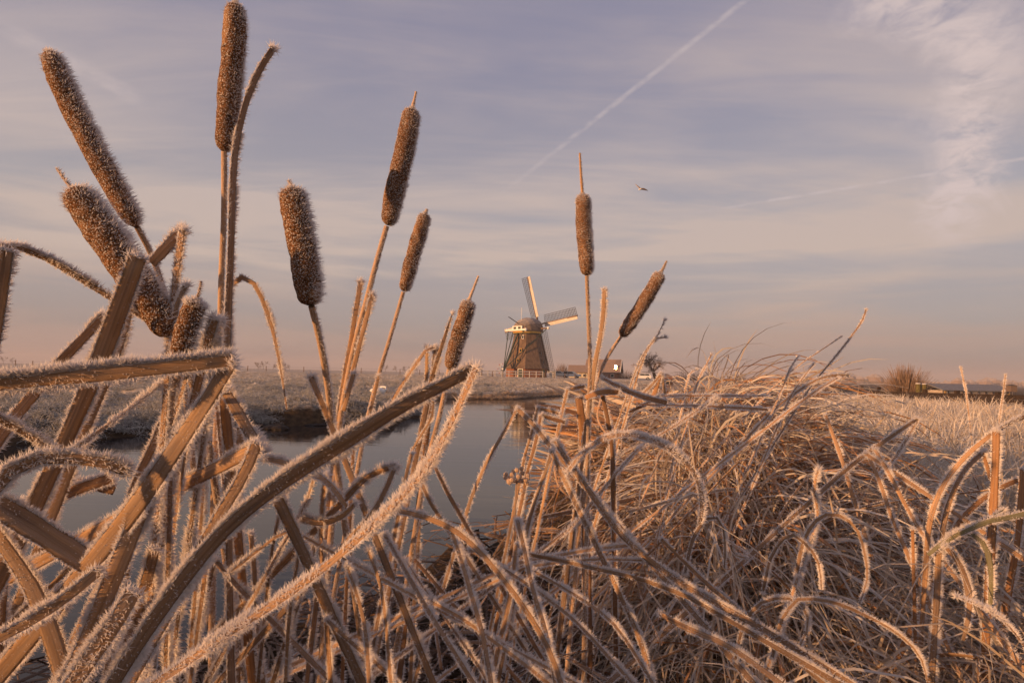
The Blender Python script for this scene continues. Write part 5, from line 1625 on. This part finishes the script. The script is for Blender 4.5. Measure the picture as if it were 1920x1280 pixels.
leaf('long frosted leaf falling right from the second peak', [([(1034, 846), (1062, 908), (1092, 970), (1126, 1040), (1160, 1110), (1200, 1200), (1225, 1290)], 0.82, 0.74)], 13, roll=30, fr=2.4, root=True)
leaf('bow shaped frosted leaf arching over the orange heap', [([(1064, 884), (1090, 852), (1125, 824), (1165, 815), (1215, 822), (1262, 846), (1298, 882), (1314, 920), (1316, 950), (1312, 982)], 0.80, 0.76)], 15, roll=-35, fr=3.0, fl=1.1, taper=(0.9, 0.6))
leaf('long pale leaf reaching up right across the orange heap', [([(1342, 745), (1300, 775), (1250, 808), (1205, 835), (1170, 870), (1120, 930), (1075, 985), (1010, 1035)], 0.95, 0.86)], 9, roll=35, fr=2.2, root=True)
leaf('long straight leaf dropping right from the tent leaf over the heap', [([(1040, 826), (1075, 880), (1112, 930), (1150, 985), (1200, 1035), (1280, 1095), (1370, 1145), (1450, 1190), (1530, 1240)], 0.85, 0.74)], 14, roll=25, fr=2.1, root=True)
leaf('folded upright brown leaves below the tall slim cattail', [([(1085, 745), (1092, 800), (1096, 880), (1098, 960)], 1.12, 1.12)], 20, roll=0, fr=0.6, root=True, m=M_LEAF_O)
leaf('orange leaf leaning from the foot of the tall slim cattail', [([(1128, 735), (1140, 790), (1148, 850), (1150, 930)], 1.10, 1.12)], 11, roll=10, fr=1.0, root=True, m=M_LEAF_O)
leaf('grey brown leaf stub standing between the two right cattails', [([(1133, 543), (1131, 590), (1124, 640), (1114, 690), (1106, 750)], 1.08, 1.1)], 12, roll=10, fr=1.4, root=True)
leaf('orange leaf elbow at the foot of the right cattails', [([(1160, 735), (1128, 735), (1098, 745)], 1.08, 1.08)], 12, roll=0, fr=1.2, m=M_LEAF_O)
leaf('stiff square bent leaf over the water left of the cattail foot', [([(1096, 724), (1064, 730)], 1.15, 1.15, -20), ([(1064, 730), (1056, 762), (1048, 800)], 1.15, 1.15, 20)], 7, fr=1.6, root=True)
leaf('twin square bent leaf over the mill reflection', [([(1048, 775), (1008, 764)], 1.1, 1.1, -20), ([(1008, 764), (996, 815), (985, 850), (975, 900)], 1.1, 1.1, 20)], 7, fr=1.5, root=True)
leaf('lower twin of the square bent leaf beside the reflection', [([(1060, 792), (1014, 778)], 1.05, 1.05, -20), ([(1014, 778), (1004, 830), (990, 880), (980, 930)], 1.05, 1.05, 10)], 9, fr=1.3, root=True, m=M_LEAF_O)
leaf('level orange leaf with a kink above the heap', [([(1440, 742), (1350, 742), (1236, 742)], 1.35, 1.25, 40), ([(1236, 742), (1212, 757), (1180, 772)], 1.25, 1.2, -20)], 6, fr=1.8, m=M_LEAF_O)
leaf('second level orange leaf lying on the heap', [([(1440, 768), (1330, 762), (1190, 758)], 1.3, 1.2, 40)], 8, fr=1.4, m=M_LEAF_O)
leaf('frosted leaf sloping down right from the cattail foot', [([(1128, 708), (1165, 728), (1205, 744), (1250, 755)], 1.12, 1.2)], 11, roll=-25, fr=1.9, m=M_LEAF_O)
leaf('left leg of the small tent leaf under the gnarled tree', [([(1240, 700), (1222, 722), (1200, 742)], 1.3, 1.3)], 6, roll=0, fr=1.6)
leaf('broad middle leg of the small tent leaf under the gnarled tree', [([(1238, 702), (1232, 722), (1224, 748)], 1.3, 1.3)], 10, roll=0, fr=0.9, root=False, m=M_LEAF_O)
leaf('right leg of the small tent leaf under the gnarled tree', [([(1240, 702), (1246, 732), (1248, 760)], 1.3, 1.3)], 6, roll=20, fr=1.5)
leaf('slender forked leaf curving up right past the farmhouse', [([(1246, 600), (1232, 630), (1212, 655), (1194, 690), (1178, 735)], 1.25, 1.25)], 6, roll=10, fr=1.1, taper=(0.3, 1.0), root=True)
leaf('lower tine of the slender forked leaf past the farmhouse', [([(1248, 632), (1232, 634), (1218, 648), (1200, 690), (1186, 738)], 1.25, 1.25)], 6, roll=10, fr=1.1, taper=(0.5, 1.0), root=True)
leaf('tallest thin frosted stalk bending at its top at right', [([(1624, 580), (1616, 602), (1598, 628), (1570, 664), (1540, 700), (1510, 740), (1478, 790)], 1.5, 1.4)], 3.4, roll=20, fr=1.3, fl=0.75, taper=(1.3, 1.2), root=True, cat='grass stalk', name='grass_stalk')
leaf('straight thin stalk leaning left of the tallest right stalk', [([(1577, 631), (1540, 656), (1496, 686), (1452, 724), (1400, 780)], 1.45, 1.4)], 3, roll=20, fr=0.8, fl=0.6, taper=(0.7, 1.3), root=True, cat='grass stalk', name='grass_stalk')
leaf('frosted leaf bending level at the top of the right heap', [([(1592, 704), (1560, 704), (1520, 718), (1460, 760), (1420, 800)], 1.4, 1.35)], 6, roll=20, fr=1.8, root=True)
leaf('pale leaf slanting up beneath the level leaf on the right heap', [([(1572, 708), (1535, 730), (1490, 762), (1440, 800)], 1.35, 1.3)], 6, roll=20, fr=1.6, root=True)
for lb, pts_ in (('thin hooked frosted stem rising over the heap below the brown barn', [(1308, 692), (1294, 700), (1286, 725), (1278, 770)]),
                 ('frosted stem with a thick tip left of the low shed', [(1334, 664), (1322, 688), (1308, 715), (1296, 760)]),
                 ('frosted stem in front of the gabled house', [(1496, 668), (1482, 690), (1466, 730), (1440, 790)]),
                 ('frosted stem right of the gabled house', [(1526, 682), (1508, 705), (1484, 740), (1462, 790)])):
    leaf(lb, [(pts_, 1.4, 1.35)], 3.6, roll=20, fr=1.6, fl=0.8, root=True, cat='grass stalk', name='grass_stalk')
for lb, pts_ in (('frosted seed stalk standing in front of the long barn', [(1801, 688), (1806, 710), (1812, 740), (1818, 790)]),
                 ('frosted seed stalk right of the feed silo', [(1885, 702), (1882, 730), (1876, 770), (1870, 820)])):
    leaf(lb, [(pts_, 2.2, 2.2)], 1.8, roll=20, fr=3.0, fl=1.0, root=True, cat='grass stalk', name='grass_stalk', taper=(1.6, 0.9))
# right-hand group
leaf('upright orange leaf with a square bent top at far right', [([(1868, 808), (1866, 880), (1862, 960), (1856, 1060), (1850, 1160), (1848, 1215)], 0.92, 0.92)], 17, roll=0, fr=0.9, root=True, m=M_LEAF_O)
leaf('frosted leaf running right from the square bent top', [([(1868, 808), (1895, 793), (1940, 772), (2000, 740)], 0.92, 0.95)], 9, roll=30, fr=2.2)
leaf('curved leaf bowing left from the square bent top', [([(1862, 812), (1820, 846), (1784, 886), (1758, 930), (1742, 985), (1736, 1060)], 0.93, 0.95)], 11, roll=20, fr=1.3, root=True)
leaf('inner curved leaf below the bowed leaf at right', [([(1846, 846), (1810, 880), (1786, 925), (1770, 980), (1762, 1050)], 0.95, 0.96)], 11, roll=0, fr=1.3, root=True)
leaf('short leaf hooked down beside the square bent top', [([(1842, 848), (1850, 872), (1858, 900)], 0.95, 0.94)], 8, roll=0, fr=0.8, m=M_LEAF_O)
leaf('leaf rising to a sharp fold in the middle of the right grass', [([(1720, 785), (1680, 812), (1625, 850), (1575, 890), (1530, 930)], 1.15, 1.1)], 10, roll=-20, fr=1.4, root=True)
leaf('frosted leaf falling left from the sharp fold at right', [([(1722, 786), (1705, 815), (1680, 855), (1650, 890)], 1.15, 1.12)], 7, roll=35, fr=2.2)
leaf('leaf falling right below the sharp fold towards the orange leaf', [([(1622, 850), (1665, 878), (1710, 908), (1752, 936)], 1.05, 1.0)], 10, roll=0, fr=1.2, root=True)
leaf('long leaf falling steeply right below the sharp fold', [([(1640, 842), (1668, 890), (1705, 960), (1735, 1010), (1760, 1040)], 1.05, 0.96)], 9, roll=10, fr=1.4, root=True)
leaf('brown leaf leaning right in the middle of the right grass', [([(1630, 858), (1650, 905), (1672, 970), (1696, 1025)], 1.08, 1.0)], 9, roll=0, fr=0.9, root=True)
leaf('grey leaf standing against the white grass at right', [([(1548, 778), (1562, 815), (1578, 860), (1590, 900)], 1.3, 1.25)], 9, roll=0, fr=0.6, root=True)
leaf('broad leaf rising right behind the upright orange leaf', [([(1940, 888), (1880, 912), (1830, 945), (1795, 985), (1770, 1040)], 1.0, 0.98)], 13, roll=-10, fr=1.3, root=True, m=M_LEAF_O)
leaf('green tinged leaf crossing the upright orange leaf', [([(1940, 958), (1900, 968), (1850, 978), (1800, 1000)], 0.86, 0.86)], 12, roll=-20, fr=1.3, m=M_LEAF_G)
leaf('second green tinged leaf pointing left below the first', [([(1882, 955), (1850, 972), (1810, 990), (1770, 1015), (1740, 1040)], 0.88, 0.88)], 9, roll=-10, fr=1.2, m=M_LEAF_G, taper=(0.4, 1))
leaf('green arched leaf bowing over at lower right', [([(1765, 1030), (1790, 1002), (1825, 1002), (1850, 1030), (1858, 1080), (1856, 1150)], 0.88, 0.86)], 12, roll=10, fr=1.5, m=M_LEAF_G, taper=(0.8, 0.6))
leaf('folded leaf hanging down left of the upright orange leaf', [([(1760, 1034), (1758, 1080), (1756, 1130), (1752, 1190)], 0.88, 0.88)], 14, roll=0, fr=1.4, root=True)
leaf('drooping brown leaf right of the hanging folded leaf', [([(1772, 1024), (1795, 1050), (1812, 1090), (1818, 1140), (1806, 1200)], 0.87, 0.86)], 13, roll=0, fr=1.3, taper=(0.8, 0.5))
leaf('white tipped leaf arching in from the right edge', [([(1794, 1118), (1830, 1132), (1870, 1152), (1910, 1195), (1945, 1250)], 0.72, 0.70)], 10, roll=-25, fr=2.4, root=True, taper=(0.5, 1.1))
leaf('short orange stub left of the hanging folded leaf', [([(1711, 992), (1712, 1030), (1713, 1070)], 0.95, 0.95)], 8, roll=0, fr=0.6, root=True, m=M_LEAF_O)
leaf('tall orange leaf at the right edge', [([(1918, 880), (1914, 940), (1908, 1010), (1896, 1080)], 0.98, 0.98)], 14, roll=0, fr=0.8, root=True, m=M_LEAF_O)
# drooping sedge at lower right
for lb, pts_, wd, d in (('furry sedge leaf arching over to the right in the middle of the right grass', [(1545, 965), (1580, 968), (1608, 995), (1622, 1040), (1626, 1085), (1612, 1130)], 11, 0.86),
                    ('lowest sedge leaf arching over at bottom right', [(1430, 1128), (1470, 1120), (1505, 1135), (1516, 1170), (1502, 1205), (1488, 1230)], 11, 0.78),
                    ('long sedge leaf sweeping to the bottom edge at right', [(1500, 1122), (1560, 1128), (1620, 1152), (1680, 1185), (1725, 1230), (1742, 1290)], 11, 0.76),
                    ('curled sedge loop right of the bow shaped leaf', [(1398, 1045), (1378, 1040), (1370, 1018), (1382, 1008), (1398, 1012)], 6, 0.92),
                    ('short drooping sedge leaf right of the bow shaped leaf', [(1336, 965), (1354, 985), (1360, 1020), (1358, 1065)], 11, 0.88),
                    ('drooping brown sedge leaf below the knotted stalk', [(1482, 1000), (1516, 1025), (1536, 1060), (1540, 1105)], 11, 0.86)):
    if 'loop' not in lb:
        x0, y0 = pts_[0]
        pts_ = [(x0 - 52, y0 + 110), (x0 - 38, y0 + 48), (x0 - 16, y0 + 12)] + pts_
    leaf(lb, [(pts_, d, d * 0.97)], wd * 0.72, roll=15, fr=1.9, fl=0.8, taper=(1.0, 0.45), cat='sedge leaf', name='sedge_leaf')
leaf('knotted frosted weed stalk standing in the right grass', [([(1534, 880), (1526, 920), (1534, 965), (1520, 1010), (1500, 1070)], 0.9, 0.92)], 7, roll=20, fr=4.0, fl=1.3, root=True, cat='weed stalk', name='weed_stalk')
# long fallen leaves across the bottom middle
for lb, pts_, wd, d0, d1, m_ in (
        ('long frosted leaf sweeping from the centre to the bottom edge', [(738, 955), (800, 970), (855, 995), (910, 1045), (955, 1100), (1000, 1165), (1035, 1230), (1060, 1310)], 17, 0.62, 0.58, None),
        ('furry leaf falling beside the long sweeping leaf', [(845, 990), (868, 1060), (885, 1120), (905, 1190), (922, 1290)], 15, 0.66, 0.60, None),
        ('upright furry leaf leaning over the bottom centre', [(970, 975), (985, 1040), (1000, 1110), (1022, 1180), (1045, 1290)], 16, 0.68, 0.60, None),
        ('frosted leaf from the knot at centre to the lower right', [(975, 1036), (1040, 1048), (1110, 1064), (1200, 1085), (1290, 1118)], 14, 0.74, 0.72, None),
        ('lower frosted leaf from the knot at centre to the bottom edge', [(1000, 1070), (1070, 1110), (1130, 1150), (1160, 1180), (1200, 1240), (1235, 1300)], 11, 0.7, 0.66, None),
        ('flat brown leaf lying to the bottom right of centre', [(1236, 1150), (1290, 1178), (1360, 1208), (1430, 1255), (1500, 1310)], 18, 0.72, 0.68, None),
        ('brown leaf slanting right above the flat brown leaf', [(1240, 1010), (1280, 1050), (1330, 1098), (1380, 1140)], 13, 0.84, 0.80, None),
        ('level brown leaf under the second peak', [(1180, 1022), (1110, 1030), (1040, 1042), (985, 1050)], 12, 0.82, 0.84, None),
        ('second level leaf under the second peak', [(1205, 1050), (1120, 1048), (1050, 1054), (990, 1062)], 9, 0.80, 0.82, None),
        ('dark fallen leaf sloping right below the furry sunlit leaf', [(720, 1000), (760, 1070), (800, 1140), (850, 1220), (900, 1300)], 16, 0.66, 0.60, None),
        ('frosted leaf dropping to the bottom edge left of centre', [(690, 1030), (712, 1090), (722, 1150), (728, 1220), (735, 1300)], 15, 0.56, 0.54, None),
        ('second frosted leaf dropping to the bottom edge left of centre', [(650, 1060), (668, 1110), (684, 1170), (690, 1240), (694, 1310)], 13, 0.56, 0.54, None),
        ('brown leaf fallen to the right from the bottom left of centre', [(612, 1160), (660, 1205), (720, 1255), (770, 1310)], 14, 0.58, 0.56, None),
        ('long leaf sloping right across the dark bottom centre', [(700, 1080), (780, 1115), (860, 1155), (930, 1205), (1010, 1265), (1060, 1310)], 12, 0.66, 0.6, None),
        ('thin furry leaf crossing the dark bottom centre', [(760, 1050), (800, 1110), (850, 1180), (905, 1260), (930, 1310)], 9, 0.7, 0.64, None),
        ('brown twin stalk standing in the dark bottom centre', [(968, 1020), (962, 1080), (950, 1150), (940, 1190)], 14, 0.82, 0.82, None),
        ('pale leaf slanting right from the knot at centre', [(880, 1030), (950, 1070), (1010, 1110), (1080, 1165), (1140, 1230)], 11, 0.75, 0.7, None),
        ('sunlit orange leaf behind the furry sunlit leaf', [(770, 1040), (800, 1075), (830, 1110)], 11, 0.95, 0.95, M_LEAF_O)):
    leaf(lb, [(pts_, d0, d1)], wd * 0.88, roll=float(rng.uniform(-25, 30)), fr=1.9 if m_ is None else 0.7, fl=0.85, root=True, m=m_, taper=(0.8, 1.0))
for lb, pts_, wd, d, fr_ in (
        ('thin upright leaf edge just left of the tallest cattail foot', [(388, 775), (384, 850), (380, 940), (372, 1040)], 10, 0.60, 1.6),
        ('thin frosted stem left of the tall orange leaf in water', [(392, 1000), (384, 1080), (372, 1170), (362, 1240)], 11, 0.58, 1.8),
        ('blunt brown stub with a frosted hook at lower left', [(402, 1052), (392, 1090), (378, 1150), (364, 1220)], 13, 0.62, 1.0),
        ('brown leaf falling right from the hooked stub', [(404, 1050), (430, 1082), (458, 1112), (486, 1140)], 14, 0.60, 1.2),
        ('frosted leaf slanting up right from the hooked stub', [(430, 1075), (470, 1042), (512, 1010), (540, 990)], 9, 0.58, 2.0),
        ('thin leaf crossing low behind the ribbed leaf', [(210, 1000), (170, 1030), (120, 1075), (60, 1130)], 14, 0.56, 1.6),
        ('thin leaf leaning left at the far left edge', [(40, 940), (22, 1010), (10, 1080), (4, 1180)], 14, 0.55, 1.2),
        ('dark narrow leaf in the gap left of the blunt cut leaf', [(232, 960), (226, 1040), (212, 1120), (190, 1200)], 13, 0.56, 1.4),
        ('slim brown leaf leaning right in the water gap', [(248, 1010), (236, 1090), (220, 1170), (205, 1260)], 11, 0.60, 1.2),
        ('thin frosted leaf rising in front of the bottom left water', [(318, 1090), (300, 1150), (282, 1220), (268, 1300)], 11, 0.52, 2.0),
        ('brown leaf bent low over the bottom left litter', [(270, 1170), (300, 1200), (325, 1250), (335, 1310)], 16, 0.56, 1.0),
        ('thin leaf standing at the edge of the bottom left litter', [(205, 1080), (212, 1150), (204, 1230), (190, 1310)], 12, 0.54, 1.3),
        ('slim leaf edge crossing the water below the centre stems', [(540, 910), (520, 980), (506, 1060), (498, 1140)], 9, 0.64, 1.6),
        ('thin frosted stem before the bottom centre tangle', [(560, 1040), (548, 1110), (540, 1180), (536, 1260)], 10, 0.60, 1.6),
        ('short brown leaf leaning left in the bottom centre tangle', [(590, 1020), (575, 1080), (552, 1150), (530, 1220)], 12, 0.64, 1.0),
        ('orange sunlit leaf low in the bottom centre tangle', [(470, 1000), (476, 1060), (480, 1130), (486, 1200)], 12, 0.76, 0.7)):
    leaf(lb, [(pts_, d, d * 1.03)], wd, roll=float(rng.uniform(-30, 35)), fr=fr_, fl=0.95, root=True, taper=(0.85, 1.0))
# little dry umbel before the water
def umbel():
    b = P(965, 940, 1.0)
    t = add('dried_umbel', None, loc=b, label='small dried frosted flower head at the water edge right of centre', cat='dry flower')
    top = P(970, 895, 1.0) - b
    MB().tube([(0, 0, -0.1), top * 0.5, top * 0.8], 0.0015, 5).build('stalk', M_STEM, t)
    mb, fp = MB(), []
    for q in range(26):
        d_ = unit(rng.normal(0, 1, 3) * np.array([1.3, 0.8, 0.5]) + np.array([0, 0, 0.5]))
        e = top * 0.8 + d_ * 0.024 * rng.uniform(0.5, 1.1)
        mb.tube([top * 0.8, e], 0.0007, 4)
        mb.sphere(e, 0.0042, 6, 4)
        k_ = 26
        fp.append((*[x for x in needles(np.repeat(e[None], k_, 0), rng.normal(0, 1, (k_, 3)), 0.007 * rng.random(k_) + 0.002, 0.0006)], ))
    mb.build('seeds', M_STEM, t, kind='stuff')
    V, FF, _ = merge([(a, [b_], None) for a, b_ in fp])
    add('frost', fastmesh('frost', V, FF, [FROST], smooth=False), t, kind='stuff')
umbel()

# ---- the tangle of fallen reed blades
gl = np.random.default_rng(77)
LIB = []
def lib_blade(k_, m):
    L = gl.uniform(0.32, 0.75)
    w_ = gl.uniform(0.005, 0.0095)
    kind = k_ % 4
    if kind == 0:      # nearly straight
        pts_ = [(0, 0, 0), (0.01, 0, L * 0.5), (0.04 * gl.normal(), 0.02 * gl.normal(), L)]
        strokes = [pts_]
    elif kind == 1:    # sharp fold
        a_ = L * gl.uniform(0.45, 0.75); b_ = gl.uniform(1.6, 2.7)
        p1 = np.array([0.01, 0, a_]); d_ = np.array([math.sin(b_), gl.normal() * 0.2, math.cos(b_)])
        strokes = [[(0, 0, 0), (0.0, 0.005, a_ * 0.5), p1], [p1, p1 + d_ * (L - a_) * 0.5, p1 + d_ * (L - a_) + np.array([0, 0, -0.02])]]
    elif kind == 2:    # arch
        strokes = [[(L * 0.5 * math.sin(1.9 * q) * q * 0.9, 0.02 * q * gl.normal(), L * math.sin(2.0 * q) * 0.55) for q in np.linspace(0, 1, 6)]]
    else:              # late bend
        strokes = [[(0, 0, 0), (0, 0.01, L * 0.4), (0.02, 0.0, L * 0.7), (0.07, 0, L * 0.88), (0.14, 0.01, L * 0.93)]]
    parts, fp = [], []
    for st in strokes:
        st = np.array([np.array(q, float) for q in st])
        c = resample(st, max(7, int(len(st) * 5)))
        n = len(c)
        tw_ = gl.uniform(-0.8, 0.8) + np.linspace(0, gl.normal(0, 0.6), n)
        nrm = np.stack([np.sin(tw_) * 0.4, -np.cos(tw_), np.sin(tw_) * 0.3 + 0.1], -1)
        wv_ = w_ * np.interp(np.linspace(0, 1, n), [0, 0.5, 1], [1.05, 1.0, gl.uniform(0.5, 0.9)])
        v, f, uv, v3, o3 = blade_data(c, wv_, nrm, 0.2)
        parts.append((v, f, uv))
        Ls = np.linalg.norm(np.diff(c, axis=0), axis=1).sum()
        fv, ff = blade_frost(v3, o3, int(Ls * 6000), 0.0042, 0.00052, face=0.7, r_=gl, bias=np.array([0.0, 0.0, 1.0]) * 0.3)
        fp.append((fv, [ff], None))
    V, FF, UV = merge(parts)
    me = fastmesh('reed_leaf', V, FF, [m], UV)
    V2, FF2, _ = merge(fp)
    fe = fastmesh('frost', V2, FF2, [FROST], smooth=False)
    return me, fe, c[-1], L
for q in range(18):
    LIB.append(lib_blade(q, M_LEAF_O if q % 3 == 0 else M_LEAF))
LIM = ([-200, 300, 520, 600, 700, 820, 900, 985, 1010, 1060, 1150, 1400, 1600, 1800, 2400], [1210, 1200, 1120, 1040, 985, 975, 975, 940, 860, 770, 735, 740, 800, 830, 860])
def allowed(pp):
    for p_ in pp:
        x, y, d = proj(p_)
        if d < 0.5: return False
        if y < np.interp(x, *LIM): return False
    return True
def pile(n, label, split, group, pos, aim, zoff, libsel=None, tries=60):
    made = 0
    for q in range(n):
        for tr in range(tries):
            x, y = pos()
            z = H1(x, y) + zoff()
            k_ = gl.integers(0, len(LIB)) if libsel is None else libsel[gl.integers(0, len(libsel))]
            me, fe, tip, L = LIB[k_]
            d = Vector(unit(np.array(aim())))
            rot = (Matrix.Rotation(0, 4, 'X') @ d.to_track_quat('Z', 'Y').to_matrix().to_4x4() @ Matrix.Rotation(gl.uniform(-math.pi, math.pi), 4, 'Z'))
            s = gl.uniform(0.75, 1.2)
            M_ = Matrix.Translation((x, y, z)) @ rot @ Matrix.Scale(s, 4)
            pp = [np.array(M_ @ v.co) for v in (me.vertices[0], me.vertices[len(me.vertices) // 3], me.vertices[2 * len(me.vertices) // 3], me.vertices[len(me.vertices) - 1])]
            if allowed(pp) and all(p_[2] > H1(p_[0], p_[1]) - 0.12 for p_ in pp[1:]):
                break
        else:
            continue
        cx, cy, _d = proj(sum(pp) / len(pp))
        shape_ = ('straight', 'sharply folded', 'arched', 'bent tipped')[k_ % 4]
        tint = 'orange' if k_ % 3 == 0 else 'brown'
        side_ = 'left' if cx < split[0] else 'right' if cx > split[1] else 'middle'
        hgt_ = 'upper' if cy < split[2] else 'lower'
        lb = '%s %s %s at %s %s of %s' % (shape_, tint, label[0], hgt_, side_, label[1])
        o = add('reed_leaf', me, label=lb, cat='reed leaf', group=group)
        o.matrix_world = M_
        add('frost', fe, o, kind='stuff')
        made += 1
    return made
# the orange heap below the right-hand cattails: blades lying nearly level
n1 = pile(96, ('reed blade', 'the heap below the right cattails'), (1160, 1300, 830), 'reed blades in the heap below the two right cattails',
     lambda: (gl.normal(0.52, 0.28), gl.normal(2.05, 0.5)), lambda: (gl.choice([-1, 1]) * 1.0, gl.normal(0, 0.45), gl.normal(0.08, 0.2)), lambda: gl.uniform(0.04, 0.24),
     [q for q in range(18) if q % 4 != 2])
n2 = pile(72, ('reed blade', 'the dark bottom centre tangle'), (880, 1060, 1130), 'reed blades in the dark tangle at the bottom centre',
     lambda: (gl.normal(0.05, 0.34), gl.normal(1.15, 0.3)), lambda: (gl.normal(0.7, 0.5), gl.normal(-0.25, 0.5), gl.normal(0.15, 0.4)), lambda: gl.uniform(0.0, 0.22))
n3 = pile(46, ('reed blade', 'the lower right tall grass'), (1560, 1740, 1050), 'bent reed blades in the grass at lower right',
     lambda: (gl.normal(0.95, 0.3), gl.normal(1.35, 0.35)), lambda: (gl.normal(0.1, 0.5), gl.normal(0, 0.4), 0.7), lambda: gl.uniform(-0.02, 0.05), [q for q in range(18) if q % 4 in (1, 3)])
n4 = pile(24, ('reed blade', 'the lower left water edge litter'), (280, 420, 1150), 'reed blades in the water edge litter at lower left',
     lambda: (gl.normal(-0.85, 0.4), gl.normal(1.6, 0.35)), lambda: (gl.normal(0.6, 0.6), gl.normal(0.0, 0.5), gl.normal(0.1, 0.2)), lambda: gl.uniform(0.0, 0.08))
print('PILES', n1, n2, n3, n4, 'LEAVES', len(LEAVES))
# litter: small broken pieces under everything, past counting
def litter():
    parts = []
    N = 2300
    for q in range(N):
        u_ = gl.random()
        if u_ < 0.42:
            x, y = gl.normal(0.6, 0.42), gl.normal(2.2, 0.65)
        elif u_ < 0.75:
            x, y = gl.normal(0.05, 0.5), gl.normal(1.25, 0.4)
        else:
            x, y = gl.normal(-0.7, 0.5), gl.normal(1.5, 0.5)
        L = gl.uniform(0.10, 0.38)
        a_ = gl.normal(0, 0.8) + (math.pi if gl.random() < 0.5 else 0)
        e = gl.normal(0.05, 0.22)
        d = np.array([math.cos(a_) * math.cos(e), math.sin(a_) * math.cos(e), math.sin(e)])
        p0 = np.array([x, y, 0.0])
        sag = gl.normal(0, 0.06) * L * 2
        c = np.array([p0, p0 + d * L * 0.5 + np.array([0, 0, sag]), p0 + d * L])
        hz = height(c[:, 0], c[:, 1])
        s_ = shore(c[:, 0], c[:, 1])
        if s_.min() < -0.25: continue
        hz = np.maximum(hz, 0.0)
        c[:, 2] += hz.mean() + gl.uniform(0.0, 0.14)
        c[:, 2] = np.maximum(c[:, 2], hz + 0.004)
        if not allowed([c[0], c[2]]) : continue
        c = resample(c, 6)
        nrm = np.array([gl.normal(0, 0.5), gl.normal(0, 0.5), 1.0])
        v, f, uv, v3, o3 = blade_data(c, np.full(6, gl.uniform(0.005, 0.0125)) * np.linspace(1, gl.uniform(0.4, 0.9), 6), np.broadcast_to(nrm, (6, 3)), 0.2)
        parts.append((v, f, uv + np.array([gl.random() * 30, gl.integers(0, 40) * 3])))
        if gl.random() < 0.7:
            fv, ff = blade_frost(v3, o3, 55, 0.004, 0.0006, r_=gl)
            parts.append((fv, [ff], np.full((len(fv), 2), -9.0)))
    V, FF, UV = merge(parts)
    nfaces = sum(len(q) for q in FF)
    fm = np.concatenate([np.full(len(q), 1 if UV[q[0][0]][0] < -8 else 0) for q in FF])
    add('reed_litter', fastmesh('reed_litter', V, FF, [M_LITTER, FROST], UV, fm), kind='stuff', label='broken bits of dead reed littering the bank under the leaves')
litter()
